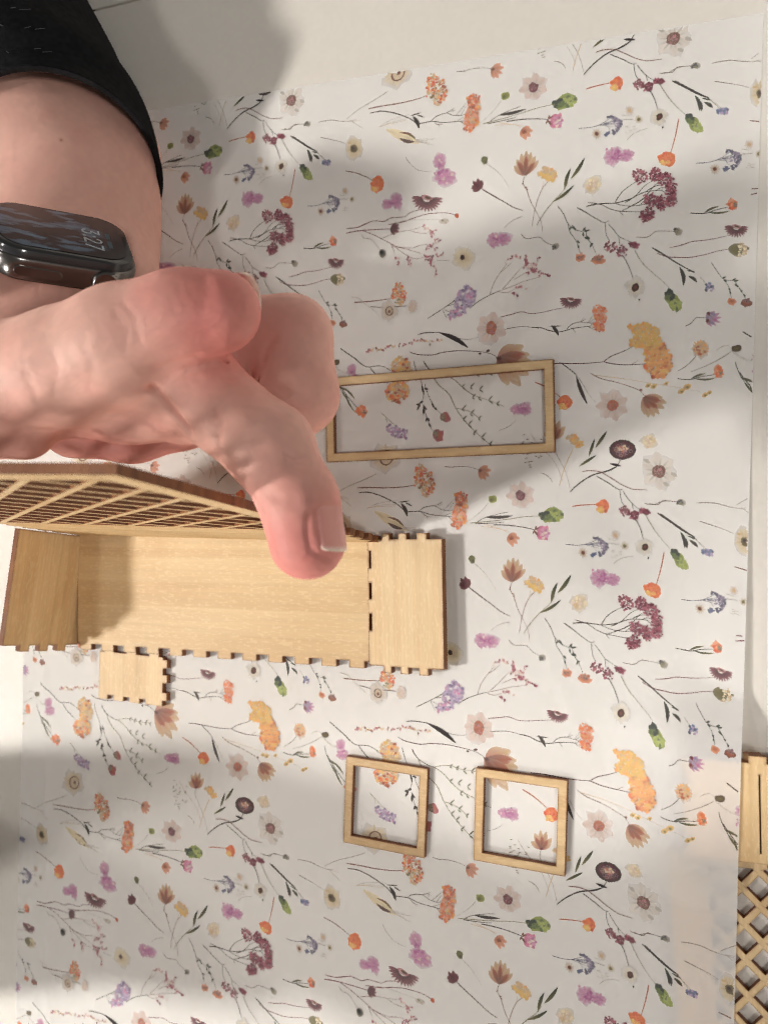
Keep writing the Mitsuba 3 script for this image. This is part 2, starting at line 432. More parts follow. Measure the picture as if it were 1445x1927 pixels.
for k_ in INK:
    INK[k_] = INK[k_] * 0.93 + PAPER * (0.0 if k_ in ('dark', 'black', 'dwine', 'wine', 'dgreen', 'stem', 'brown') else 0.01)
frng = np.random.default_rng(21)


class Motif:
    def __init__(self, reg):
        self.reg, self.V, self.F, self.C, self.n, self.z = REG[reg], [], [], [], 0, 0

    def m(self, p):                             # enlargement -> paper plane, mm
        p = np.atleast_2d(np.asarray(p, float))
        x0, y0, s = self.reg
        px = np.stack([x0 + p[:, 0] / s, y0 + p[:, 1] / s], 1)
        d = np.stack([(px[:, 0] - 722.5) / FOC, (px[:, 1] - 963.5) / FOC, np.ones(len(px))], 1) @ WAX.T
        return (CAM + d * ((0.3 - CAM[2]) / d[:, 2:3]))[:, :2]

    def put(self, pts, faces, cols):
        pts = self.m(pts)
        self.z += 0.0016
        self.V.append(np.column_stack([pts, np.full(len(pts), self.z)]))
        self.F.append(np.asarray(faces, int) + self.n)
        self.C.append(np.clip(cols, 0.004, 0.9))
        self.n += len(pts)

    def stem(self, w, col, *pts, fade=0.0):
        p = np.array([tuple(map(float, q.split(','))) for q in pts[0].split()]) if isinstance(pts[0], str) else np.array(pts[0], float)
        seg = np.r_[0, np.cumsum(np.hypot(*np.diff(p, axis=0).T))]
        n = max(4, int(seg[-1] / 14))
        t = np.linspace(0, seg[-1], n)
        if len(p) > 2:
            from scipy.interpolate import PchipInterpolator
            q = np.stack([PchipInterpolator(seg, p[:, 0])(t), PchipInterpolator(seg, p[:, 1])(t)], 1)
        else:
            q = np.stack([np.interp(t, seg, p[:, 0]), np.interp(t, seg, p[:, 1])], 1)
        tan = np.gradient(q, axis=0)
        tan /= np.linalg.norm(tan, axis=1, keepdims=True) + 1e-9
        nr = np.stack([-tan[:, 1], tan[:, 0]], 1)
        ww = (1.15 * w + 1.0) * (0.70 + 0.30 * frng.random(n)) * np.interp(np.linspace(0, 1, n), [0, 0.08, 0.5, 1], [0.7, 1, 0.85, 0.6])
        v = np.vstack([q + nr * ww[:, None] / 2, q - nr * ww[:, None] / 2])
        i = np.arange(n - 1)
        f = np.vstack([np.stack([i, i + 1, i + n], 1), np.stack([i + 1, i + n + 1, i + n], 1)])
        c = INK[col][None] * (0.85 + 0.4 * frng.random((n, 1)))
        k = (fade * np.linspace(0, 1, n) + 0.02)[:, None]
        c = c * (1 - k) + PAPER * k
        self.put(v, f, np.vstack([c, c]))

    def leaf(self, w, col, a, b, col2=None, bend=0.0):
        a, b = np.array(a, float), np.array(b, float)
        n = 7
        t = np.linspace(0, 1, n)
        d = b - a
        nr = np.array([-d[1], d[0]]) / (np.linalg.norm(d) + 1e-9)
        q = a + d * t[:, None] + nr * (bend * np.linalg.norm(d) * np.sin(np.pi * t))[:, None]
        ww = w * np.sin(np.pi * np.clip(t * 0.94 + 0.03, 0, 1)) ** 0.8
        v = np.vstack([q + nr * ww[:, None] / 2, q, q - nr * ww[:, None] / 2])
        i = np.arange(n - 1)
        f = np.vstack([np.stack([i + o, i + 1 + o, i + n + o], 1) for o in (0, n)] + [np.stack([i + 1 + o, i + n + 1 + o, i + n + o], 1) for o in (0, n)])
        c0, c1 = INK[col], INK[col2 or col]
        c = c0 * (1 - t[:, None]) + c1 * t[:, None]
        c = np.vstack([c * 1.12, c * 0.9, c * 1.2]) * (0.9 + 0.2 * frng.random((3 * n, 1)))
        self.put(v, f, c)

    def fan(self, cx, cy, rx, ry, rot, cin, cout, soft=0.0, rough=0.12, n=14):
        a = np.linspace(0, 2 * np.pi, n, endpoint=False)
        r = 1 + rough * frng.standard_normal(n)
        c, s = math.cos(math.radians(rot)), math.sin(math.radians(rot))
        rings, cols = [np.zeros((1, 2))], [cin[None]]
        for k, (t, mixv) in enumerate(((0.55, 0.45), (1.0, 1.0))):
            e = np.stack([np.cos(a) * rx * r * t, np.sin(a) * ry * r * t], 1)
            rings.append(e)
            cc = cin * (1 - mixv) + cout * mixv
            cc = np.repeat(cc[None], n, 0) * (0.88 + 0.24 * frng.random((n, 1)))
            if k == 1:
                cc = cc * (1 - soft) + PAPER * soft
            cols.append(cc)
        p = np.vstack(rings)
        p = np.stack([cx + p[:, 0] * c - p[:, 1] * s, cy + p[:, 0] * s + p[:, 1] * c], 1)
        i = np.arange(n)
        j = (i + 1) % n
        f = np.vstack([np.stack([0 * i, 1 + i, 1 + j], 1), np.stack([1 + i, 1 + n + i, 1 + n + j], 1), np.stack([1 + i, 1 + n + j, 1 + j], 1)])
        self.put(p, f, np.vstack(cols))

    def disk(self, cx, cy, rx, ry, col, col2=None, rot=0, soft=0.0, rough=0.08):
        self.fan(cx, cy, rx, ry, rot, INK[col], INK[col2 or col], soft, rough)

    def wash(self, cx, cy, rx, ry, col, strength=0.55, rot=0):      # a pale watercolour halo that fades into the paper
        c = INK[col] * strength + PAPER * (1 - strength)
        self.fan(cx, cy, rx, ry, rot, c, c, 0.75, 0.14, 16)

    def dabs(self, inside, n, r, cols, soft=0.40, elong=1.0, rot=None):
        """n small dabs over a polygon (list) or an ellipse (cx, cy, rx, ry, rot)."""
        if len(inside) == 5 and not hasattr(inside[0], '__len__'):
            cx, cy, rx, ry, ro = inside
            u = np.sqrt((np.arange(n) + 0.5) / n)
            a = np.arange(n) * 2.39996 + frng.random() * 6
            c, s = math.cos(math.radians(ro)), math.sin(math.radians(ro))
            p = np.stack([cx + u * rx * np.cos(a) * c - u * ry * np.sin(a) * s, cy + u * rx * np.cos(a) * s + u * ry * np.sin(a) * c], 1)
            p += frng.standard_normal((n, 2)) * min(rx, ry) / math.sqrt(n) * 0.5
        else:
            pg = Polygon(inside)
            x0, y0, x1, y1 = pg.bounds
            st = math.sqrt(pg.area / n)
            X, Y = np.meshgrid(np.arange(x0, x1 + st, st), np.arange(y0, y1 + st, st * 0.94))
            p = np.stack([X + 0.5 * st * (np.arange(len(X)) % 2)[:, None], Y], -1).reshape(-1, 2)
            p = p + frng.standard_normal(p.shape) * st * 0.42
            p = p[shapely.contains_xy(pg, p[:, 0], p[:, 1])]
            frng.shuffle(p)
        for q in p:
            c = INK[cols[frng.integers(len(cols))]] * (0.92 + 0.2 * frng.random())
            rr = r * (0.65 + 0.7 * frng.random())
            self.fan(q[0], q[1], rr * elong, rr / elong, (frng.random() * 180 if rot is None else rot + 25 * frng.standard_normal()), c, c * 1.1, soft, 0.22, 7)

    def strip(self, pts, n, r, cols):           # small blossoms along a line
        p = np.array([tuple(map(float, q.split(','))) for q in pts.split()])
        seg = np.r_[0, np.cumsum(np.hypot(*np.diff(p, axis=0).T))]
        for t in np.linspace(0, seg[-1], n):
            x, y = np.interp(t, seg, p[:, 0]), np.interp(t, seg, p[:, 1])
            c = INK[cols[frng.integers(len(cols))]] * (0.85 + 0.35 * frng.random())
            self.fan(x + frng.normal() * r * 0.7, y + frng.normal() * r * 0.7, r * (0.6 + 0.6 * frng.random()), r * (0.5 + 0.4 * frng.random()), frng.random() * 180, c, c * 1.15, 0.08, 0.25, 7)

    def petals(self, cx, cy, tips, w, col, col2=None, r0=0.0, soft=0.25):
        for tx, ty in tips:
            a = np.array([cx + (tx - cx) * r0, cy + (ty - cy) * r0])
            n = 6
            t = np.linspace(0, 1, n)
            b = np.array([tx, ty], float)
            d = b - a
            nr = np.array([-d[1], d[0]]) / (np.linalg.norm(d) + 1e-9)
            q = a + d * t[:, None]
            ww = w * np.array([0.35, 0.75, 0.98, 1.0, 0.78, 0.22]) * (0.9 + 0.2 * frng.random())
            v = np.vstack([q + nr * ww[:, None] / 2, q, q - nr * ww[:, None] / 2])
            i = np.arange(n - 1)
            f = np.vstack([np.stack([i + o, i + 1 + o, i + n + o], 1) for o in (0, n)] + [np.stack([i + 1 + o, i + n + 1 + o, i + n + o], 1) for o in (0, n)])
            c = INK[col] * (1 - t[:, None]) + INK[col2 or col] * t[:, None]
            e = c * (1 - soft) + PAPER * soft
            e2 = e.copy()
            e2[-1] = e2[-1] * 0.6 + PAPER * 0.4
            self.put(v, f, np.vstack([e2, c * (0.85 + 0.2 * frng.random()), e2]))

    def ring(self, cx, cy, rx, ry, w, col):
        a = np.linspace(0, 2 * np.pi, 17)
        self.stem(w, col, np.stack([cx + rx * np.cos(a), cy + ry * np.sin(a)], 1))

    def rosette(self, cx, cy, rx, ry, n, w, col, col2=None, soft=0.35, a0=0.0, r0=0.1):
        self.petals(cx, cy, [(cx + rx * math.cos(a0 + 2 * math.pi * k / n) * (0.9 + 0.2 * frng.random()), cy + ry * math.sin(a0 + 2 * math.pi * k / n) * (0.9 + 0.2 * frng.random())) for k in range(n)], w, col, col2, r0, soft)


motifs = []


def mo(reg):
    motifs.append(Motif(reg))
    return motifs[-1]


def leaves(g, col, w, *pairs):
    for a, b, c, d in pairs:
        g.leaf(w, col, (a, b), (c, d))


# orange bar-shaped heads
g = mo('R5')
g.stem(7, 'dark', '270,1000 330,998 400,1015 470,1045 540,1085 600,1130 680,1128 760,1150 850,1160 905,1165')
g.stem(5, 'dark', '680,1128 720,1100 780,1090 840,1118 890,1125 925,1095')
for s in ('780,1090 820,1075 842,1062', '820,1075 846,1086', '805,1080 835,1095', '700,1135 730,1160 757,1165', '730,1155 740,1178', '850,1160 908,1135', '880,1125 917,1070', '850,1118 917,1050', '880,1163 915,1200'):
    g.stem(3.5, 'stem', s)
g.leaf(26, 'black', (560, 1072), (602, 1162), bend=-0.06)
g.leaf(9, 'dark', (540, 1066), (616, 1057))
g.leaf(10, 'dark', (588, 1068), (634, 1092))
g.dabs([(925, 1010), (965, 995), (1005, 1010), (1014, 1060), (1000, 1140), (1002, 1200), (940, 1250), (905, 1220), (905, 1160), (930, 1100)], 135, 10.5, ['orange', 'red', 'orange', 'amber', 'peach', 'rust', 'tan', 'rust'])
g = mo('R4')
g.stem(6, 'dark', '0,1025 60,1028 110,1045 165,1052 260,1030 360,1018')
g.stem(4, 'dark', '-190,1047 -130,1030 -60,1020 0,1025')
g.stem(4, 'dark', '215,1035 260,1000 300,992 345,998 378,975')
for s in ('300,992 320,965', '305,990 332,975', '345,998 382,1000', '345,1020 385,1040', '250,1030 270,1058', '360,1018 385,985', '345,996 380,945'):
    g.stem(3, 'stem', s)
g.leaf(22, 'black', (122, 1012), (166, 1075), bend=-0.06)
g.leaf(8, 'dark', (108, 1020), (182, 1016))
g.dabs([(385, 890), (425, 885), (455, 910), (460, 960), (445, 1010), (440, 1050), (405, 1055), (380, 1030), (388, 980), (375, 930)], 105, 8.6, ['orange', 'red', 'peach', 'orange', 'amber', 'peach'])
# orange fans
for reg, pts, stem, n in (('R5', [(682, 798), (735, 828), (775, 880), (788, 950), (768, 1010), (712, 1035), (690, 985), (650, 960), (645, 900), (660, 835)], '260,968 350,966 450,968 560,963 645,950', 110),
                          ('R3', [(530, 832), (565, 850), (592, 905), (592, 955), (560, 992), (540, 985), (535, 955), (500, 945), (505, 890), (520, 850)], '240,970 330,965 420,955 500,940', 70)):
    g = mo(reg)
    g.stem(8, 'brown', stem)
    g.dabs(pts, n, 8.8, ['orange', 'amber', 'rust', 'orange', 'tan', 'red', 'tan'])
    c = np.mean(pts, 0)
    g.dabs((c[0] - 5, c[1] + 50, 18, 30, 0), 14, 7, ['cream', 'olive', 'tan'])
g.wash(480, 1030, 58, 66, 'tan', 0.6)
g.rosette(480, 1030, 58, 64, 12, 14, 'tan', 'pale', 0.4)
g.ring(480, 1030, 24, 30, 7, 'stem')
g.disk(480, 1034, 9, 10, 'brown')
g.stem(5, 'stem', '355,1000 400,1004 440,1010')
g.stem(5, 'stem', '515,1002 560,998 606,995')
g.stem(3, 'faint', '220,935 260,940 320,985 400,1045')
g.rosette(640, 1000, 36, 50, 12, 16, 'pinkp', 'pale', 0.4)
g.dabs((640, 1000, 28, 38, 0), 16, 7, ['pinkp', 'tan'], 0.4)
# small rust flower with thin stem
g = mo('R5')
g.stem(4, 'stem', '850,820 900,828 960,822 1040,830 1085,845')
g.petals(1088, 845, [(1150, 820), (1172, 850), (1160, 890), (1135, 915), (1105, 912)], 30, 'rust', 'peach')
g.disk(1098, 850, 12, 10, 'brown')
# cream wheel with brown ring
g = mo('A4')
g.wash(500, 915, 75, 80, 'tan', 0.5)
g.rosette(500, 912, 70, 76, 16, 18, 'tan', 'cream', 0.4)
g.ring(505, 915, 31, 42, 9, 'brown')
g.disk(508, 915, 9, 12, 'brown')
g.stem(4, 'thin', '455,1000 390,1025 310,1050 250,1085')
g.stem(4, 'thin', '110,1050 170,1060 230,1090 285,1110')
for s in ('240,1095 320,1120', '270,1100 330,1170', '255,1100 300,1105'):
    g.stem(3, 'faint', s)
# feathery pod
g = mo('R5')
g.stem(3, 'tan', '325,1105 420,1095 525,1092')
g.stem(3, 'faint', '330,1108 440,1085 560,1080')
g.stem(3, 'faint', '340,1100 420,1070 540,1055')
g.leaf(62, 'cream', (380, 1128), (600, 1262))
g.leaf(24, 'stem', (470, 1205), (572, 1248), bend=0.08)
g.leaf(15, 'brown', (468, 1168), (575, 1222), bend=-0.1)
g.leaf(10, 'olive', (520, 1180), (578, 1230))
for k in range(9):
    a = frng.random(2)
    g.stem(2.5, 'faint', [(560 + 20 * a[0], 1225 + 25 * a[1]), (640 + 70 * a[1], 1235 + 60 * a[0])])
# cream flower, grey eye
g = mo('R1')
g.stem(4, 'stem', '10,930 70,942 130,955 178,972', fade=0.3)
g.wash(240, 1005, 64, 80, 'tan', 0.6)
g.rosette(240, 1005, 58, 74, 15, 22, 'tan', 'cream', 0.25)
g.disk(205, 968, 12, 8, 'tan')
g.disk(236, 1008, 25, 28, 'stem', 'olive')
g.disk(230, 1002, 10, 10, 'dark', 'stem')
# orange balls on stems
for reg, stem, b in (('R1', '180,1160 240,1170 310,1195 372,1228', (395, 1252, 44, 56, 15)), ('R6', '248,983 320,975 405,972', (437, 985, 36, 41, 0)), ('R2', '898,725 885,800 868,870 848,935', (828, 970, 53, 46, 0)),
                     ('R6', '22,224 75,247 130,280 182,322', (204, 350, 41, 44, 10))):
    g = mo(reg)
    g.stem(7, 'rust' if reg != 'R1' else 'brown', stem)
    x, y, rx, ry, ro = b
    g.disk(x, y, rx, ry, 'red', 'orange', ro)
    g.dabs((x, y, rx * 0.85, ry * 0.85, ro), 26, 11, ['orange', 'red', 'orange', 'orange'], 0.15)
    g.dabs((x - rx * 0.35, y + ry * 0.5, rx * 0.5, ry * 0.32, ro), 10, 9, ['amber', 'yellow'], 0.2)
# lavender bunches with little daisies
for dx, dy, k in ((0, 0, 1.0), (722, 213, 1.05)):
    g = mo('R2')
    P = lambda x, y: (398 + dx + (x - 398) * k, 760 + dy + (y - 760) * k)
    g.stem(4, 'navy', [P(288, 780), P(340, 778), P(400, 765), P(450, 740), P(490, 712)])
    for a in ((400, 765, 520, 735), (420, 758, 540, 745), (410, 762, 500, 770), (440, 752, 535, 720), (450, 750, 480, 790), (430, 757, 515, 757)):
        g.stem(3, 'navy', [P(a[0], a[1]), P(a[2], a[3])])
    for a in ((470, 712), (490, 708), (505, 718), (520, 722), (530, 735), (545, 738), (548, 755), (540, 768), (528, 780), (520, 795), (505, 812), (500, 800), (535, 750), (515, 735)):
        q = P(*a)
        g.disk(q[0], q[1], 13, 10, 'navy', 'navy', frng.random() * 180, 0.15, 0.3)
    for q in frng.random((15, 2)):
        q = P(488 + 52 * q[0], 715 + 75 * q[1])
        g.disk(q[0], q[1], 8, 6, 'navy', 'lilac', frng.random() * 180, 0.2, 0.3)
    for a in ((462, 815), (455, 820), (472, 808)):
        q = P(*a)
        g.disk(q[0], q[1], 13, 11, 'blue', 'navy', 0, 0.1, 0.25)
    for (x, y, r, c, rc, cc) in ((398, 815, 32, 'tan', 12, 'brown'), (598, 672, 30, 'pinkp', 12, 'tan'), (655, 728, 26, 'cream', 11, 'olive')):
        q = P(x, y)
        g.rosette(q[0], q[1], r, r, 11, 11, c, 'pale', 0.3)
        g.disk(q[0], q[1], rc, rc, cc)
    g.stem(3, 'thin', [P(555, 728), P(622, 726)])
    g.stem(2.5, 'faint', [P(550, 700), P(600, 705)])
    for q in frng.random((8, 2)):
        g.stem(2.5, 'faint', [P(560 + 60 * q[0], 770 + 40 * q[1]), P(575 + 70 * q[0], 765 + 50 * q[1])])
# pink blossoms
for reg, lobes, stem in (('R1', [(820, 1095, 44, 58), (855, 1200, 78, 60)], '590,1065 630,1120 690,1158 765,1163'), ('R1', [(470, 1385, 42, 34), (530, 1365, 42, 56)], None), ('R3', [(1190, 545, 46, 56), (1250, 540, 54, 46)], '1385,385 1320,410 1255,468'),
                         ('A2', [(1185, 315, 66, 62), (1272, 328, 52, 42)], '1278,222 1330,185 1415,170'), ('R5', [(1345, 435, 46, 34), (1400, 432, 44, 46)], '1225,577 1290,550 1340,508'), ('A4', [(330, 370, 24, 34), (340, 425, 32, 32)], None)):
    g = mo(reg)
    if stem:
        g.stem(3.5, 'thin', stem, fade=0.3)
    for x, y, rx, ry in lobes:
        g.wash(x, y, rx * 1.05, ry * 1.05, 'pink', 0.75)
        g.rosette(x, y, rx, ry, 9, rx * 0.5, 'pink', 'pink', 0.35, frng.random())
    for x, y, rx, ry in lobes:
        g.rosette(x, y, rx * 0.85, ry * 0.85, 13, rx * 0.09, 'dpink', 'pink', 0.15, frng.random(), 0.15)
        g.dabs((x, y, rx * 0.9, ry * 0.9, 0), 10, rx * 0.13, ['pinkp', 'pink', 'dpink'], 0.35)
    x = np.mean([q[0] for q in lobes])
    y = np.mean([q[1] for q in lobes])
    for qx, qy, rx, ry in lobes:
        g.dabs((0.55 * qx + 0.45 * x, 0.55 * qy + 0.45 * y, rx * 0.42, ry * 0.42, 0), 9, rx * 0.16, ['dpink', 'pink', 'dpink'], 0.25)
# wine half daisies
for reg, cx, cy, s, stem in (('R3', 735, 258, 1.0, '190,467 260,460 320,435 380,415 440,420 490,395 580,388 620,360 705,338'), ('R4', 1252, 408, 0.72, '845,537 920,520 980,500 1070,490 1150,475 1215,460'), ('R4', 240, 852, 0.66, '-190,962 -120,945 -60,930 0,941 60,934 120,920 212,902')):
    g = mo(reg)
    g.stem(5 * s + 1.5, 'wine', stem, fade=0.15)
    tips = []
    for k in range(15):
        t = -8 + k * 14.0
        rx, ry = 105 * s, 88 * s
        a = math.radians(t + 8)
        tips.append((cx + rx * math.cos(a) * (0.95 + 0.1 * frng.random()), cy + (ry * math.sin(a) if math.sin(a) > 0 else 0.5 * ry * math.sin(a)) + 8 * s))
    g.petals(cx, cy, tips, 17 * s, 'dwine', 'wine', 0.28, 0.10)
    g.petals(cx, cy, tips, 6 * s, 'wine', 'mauve', 0.45, 0.1)
    g.disk(cx, cy, 42 * s, 17 * s, 'pinkp', 'mauve', 15)
    g.disk(cx + 4 * s, cy, 26 * s, 9 * s, 'dark', 'brown', 15)
# wine cup, thin companions, mauve sprays
g = mo('R3')
g.stem(7, 'wine', '185,500 250,486 330,478 490,470')
g.stem(6, 'wine', '472,440 560,425 660,390 760,365 850,360 928,376')
g.disk(937, 380, 14, 16, 'red', 'rust')
g.stem(3, 'faint', '550,420 640,408 820,408')
g.disk(852, 418, 36, 20, 'faint', 'pale')
g.dabs((855, 418, 30, 15, 0), 10, 6, ['olive', 'faint'], 0.4)
g.petals(488, 472, [(525, 428), (545, 440), (550, 465), (545, 492), (515, 512)], 22, 'dwine', 'wine', 0, 0.1)
g.stem(4.5, 'wine', '300,485 360,505 430,540 490,570 530,590 600,600 640,600')
for s in ('430,535 490,510 550,490 620,478 690,460', '640,600 700,580 740,575', '490,575 540,610 590,645 660,675 710,665', '520,590 600,610 700,640', '620,480 680,498 740,500', '490,575 520,640'):
    g.stem(3.5, 'brown', s)
for s, n in (('705,445 740,470 780,520', 14), ('790,480 760,490', 5), ('825,540 780,565 735,600', 13), ('740,600 800,610', 7), ('710,650 780,660 852,640', 15), ('745,670 770,700', 6), ('745,700 790,730 795,800', 13), ('605,655 622,725', 10), ('530,665 546,722', 8), ('730,680 780,690', 8)):
    g.strip(s, n, 8.5, ['mauve', 'berry', 'mauve', 'pinkp'])
g.stem(3, 'thin', '290,510 310,535 350,540 390,580 415,615')
g.disk(433, 638, 23, 28, 'dgreen', 'thin')
g.disk(428, 630, 13, 14, 'black', 'dgreen')
# cream dandelion
g = mo('R3')
g.stem(3, 'thin', '800,685 890,686')
g.wash(985, 668, 80, 80, 'cream', 0.7)
g.rosette(985, 668, 74, 76, 22, 14, 'cream', 'cream', 0.3)
g.rosette(985, 668, 48, 48, 16, 10, 'tan', 'cream', 0.2, 0.1)
g.disk(974, 665, 17, 18, 'dark', 'stem')
# mauve branch
g = mo('A2')
g.stem(6, 'dark', '220,1178 290,1135 360,1110 420,1095')
for s in ('420,1095 500,1080 580,1060 690,1050', '355,1112 375,1050 430,965 470,920', '430,968 490,925 510,905', '440,1085 500,1030 560,970 590,950', '520,1035 600,1000', '420,1100 470,1115 520,1100'):
    g.stem(3.5, 'brown', s)
for s, n in (('465,905 510,880 560,890', 12), ('530,870 545,900', 5), ('592,888 600,930 585,965', 12), ('590,960 640,940', 8), ('682,925 660,970 630,1000', 12), ('600,1000 660,1010', 8), ('640,970 690,1010', 8), ('680,1028 750,1048', 11), ('530,1080 600,1110', 9), ('500,1125 545,1150', 7), ('620,970 650,1000', 7)):
    g.strip(s, n, 9, ['mauve', 'pinkp', 'mauve', 'berry'])
# wine star on a stem
g = mo('R1')
g.stem(8, 'dwine', '1103,1279 1180,1325 1260,1370 1330,1410 1387,1428')
g.petals(1098, 1280, [(1040, 1260), (1050, 1230), (1078, 1210), (1105, 1222), (1045, 1295), (1035, 1275)], 30, 'dwine', 'wine', 0, 0.05)
g.disk(1075, 1258, 30, 28, 'dwine', 'wine', 0, 0, 0.25)
# little green buds
g = mo('R1')
g.disk(1125, 1088, 23, 27, 'olive', 'green')
g.disk(1132, 1096, 12, 15, 'dgreen', 'olive')
g.stem(3, 'thin', '1143,1113 1210,1160 1260,1220 1290,1268', fade=0.5)
g = mo('R5')
g.disk(1181, 1044, 30, 26, 'olive', 'lgreen', 20)
g.disk(1172, 1052, 15, 13, 'green', 'olive')
g.stem(3, 'thin', '1152,1070 1100,1130 1010,1200', fade=0.4)
# rust tulip, yellow fan, leaves
g = mo('A2')
for s in ('590,345 578,390 600,440 630,530 670,610 700,680 708,740',):
    g.stem(4.5, 'brown', s)
for a in ((575, 395), (600, 425), (606, 440)):
    g.disk(a[0], a[1], 6, 5, 'brown')
g.petals(590, 342, [(518, 265), (535, 225), (565, 192), (600, 178), (632, 192), (660, 225), (682, 258)], 44, 'rust', 'tan', 0.05, 0.2)
g.petals(590, 342, [(545, 240), (600, 210), (655, 265)], 36, 'brown', 'rust', 0, 0.1)
g.stem(4.5, 'brown', '745,412 705,455 670,540 650,620 640,695')
g.stem(3.5, 'tan', '712,405 710,455')
g.dabs([(675, 345), (720, 308), (775, 325), (805, 370), (812, 405), (770, 410), (720, 395)], 60, 12, ['yellow', 'amber', 'yellow', 'tan'])
g.stem(4, 'olive', '670,695 720,620 790,545 850,490 880,440')
g.leaf(22, 'olive', (785, 553), (920, 468), 'dgreen', 0.05)
g.leaf(24, 'olive', (857, 485), (897, 350), 'dgreen', -0.05)
g.leaf(26, 'olive', (900, 420), (990, 297), 'dgreen', 0.04)
# beige pompoms
for reg, x, y, r, c in (('A2', 1045, 485, 58, 'tan'), ('R6', 720, 585, 46, 'tan')):
    g = mo(reg)
    g.wash(x, y, r * 1.1, r * 1.1, c, 0.6)
    g.rosette(x, y, r, r, 13, r * 0.4, c, 'cream', 0.3)
    g.dabs((x, y, r * 0.75, r * 0.75, 0), 22, r * 0.17, [c, 'cream', 'pinkp'], 0.2)
# big berry branch
g = mo('R4')
for w, s in ((8, '335,285 420,268 510,265'), (5, '345,262 430,275 480,300 550,315 700,318'), (6, '510,265 600,240 700,195 800,185'), (5, '510,265 550,200 620,145 642,132'), (5, '570,262 640,215 690,160 740,128'), (5, '590,290 680,240 760,150 800,130'), (4, '550,312 640,265 700,222'),
             (4, '510,266 600,282 690,272 720,250'), (4, '540,318 560,340'), (4, '660,280 700,240 740,215'), (4, '700,195 760,160 830,150'), (4, '700,318 730,290 790,265'), (4, '760,190 800,170 850,200')):
    g.stem(w, 'black', s)
for x, y, rx, ry, n in ((662, 98, 46, 42, 44), (757, 90, 36, 44, 40), (815, 120, 50, 42, 50), (855, 195, 34, 62, 50), (850, 255, 34, 34, 28), (728, 245, 42, 42, 34), (790, 265, 32, 48, 34), (710, 335, 46, 36, 40), (690, 358, 28, 22, 16)):
    g.dabs((x, y, rx, ry, 0), n, 7.6, ['berry', 'mauve', 'berry', 'wine', 'mauve'], 0.08)
for a in ((642, 132, 660, 90), (650, 120, 690, 95), (740, 128, 760, 70), (745, 120, 790, 90), (800, 130, 850, 110), (830, 160, 870, 190), (790, 185, 850, 220), (720, 250, 745, 225), (715, 250, 750, 260), (770, 280, 800, 240), (700, 318, 735, 320), (690, 330, 720, 350)):
    g.stem(3, 'dwine', [(a[0], a[1]), (a[2], a[3])])
# seed heads
g = mo('A2')
g.stem(5, 'dark', '810,590 850,650 880,720 930,770 975,790')
g.stem(4, 'dark', '880,720 890,770 930,840 962,935')
g.stem(4, 'dark', '1000,800 1010,840 1040,890 1070,965')
leaves(g, 'dgreen', 13, (905, 735, 935, 778), (890, 765, 902, 745), (975, 790, 1000, 765), (985, 790, 1028, 790), (980, 795, 985, 828), (1000, 825, 1028, 852), (1030, 885, 1052, 888), (1035, 885, 1030, 910), (940, 845, 958, 868), (948, 878, 952, 902), (990, 830, 1012, 850), (990, 780, 1005, 800))
g.disk(963, 963, 35, 29, 'rust', 'peach', 0, 0.05, 0.15)
g.dabs((963, 963, 25, 20, 0), 9, 8, ['brown', 'peach', 'rust'])
g.disk(1080, 1004, 44, 31, 'rust', 'peach', 5, 0.05, 0.15)
g.dabs((1080, 990, 34, 16, 0), 12, 9, ['brown', 'rust'])
g = mo('R4')
g.stem(4.5, 'dark', '1100,628 1140,690 1175,730 1225,740')
g.stem(3.5, 'dark', '1175,735 1210,790 1220,845')
g.stem(3.5, 'dark', '1240,745 1280,800 1308,852')
leaves(g, 'dgreen', 11, (1165, 725, 1190, 715), (1172, 735, 1195, 745), (1225, 740, 1250, 725), (1235, 742, 1265, 738), (1240, 760, 1268, 780), (1205, 785, 1215, 800), (1210, 805, 1218, 822), (1275, 800, 1290, 805), (1295, 820, 1306, 838))
g.disk(1225, 864, 27, 22, 'rust', 'peach', 0, 0.05, 0.15)
g.disk(1317, 873, 32, 26, 'rust', 'brown', 5, 0.05, 0.15)
g.dabs((1317, 865, 24, 14, 0), 8, 7, ['brown', 'wine'])
g = mo('R5')
g.stem(4.5, 'dark', '645,105 665,180 700,260 712,330 690,400')
g.stem(4, 'dark', '720,262 770,390 830,465')
g.stem(4, 'dark', '710,400 745,520 778,590')
leaves(g, 'black', 15, (700, 270, 715, 335), (715, 290, 745, 298), (690, 395, 660, 405), (690, 395, 668, 440), (685, 390, 712, 380), (708, 410, 735, 440), (712, 420, 712, 470), (735, 490, 752, 515), (735, 490, 728, 520), (745, 530, 762, 555), (768, 385, 782, 425), (785, 420, 802, 438))
g.disk(856, 486, 33, 38, 'rust', 'mauve', -20, 0.05, 0.15)
g.dabs((845, 490, 14, 26, 0), 9, 9, ['brown', 'olive'])
g.disk(810, 613, 36, 46, 'rust', 'mauve', 15, 0.05, 0.15)
g.dabs((795, 600, 16, 30, 0), 10, 9, ['brown', 'olive', 'wine'])
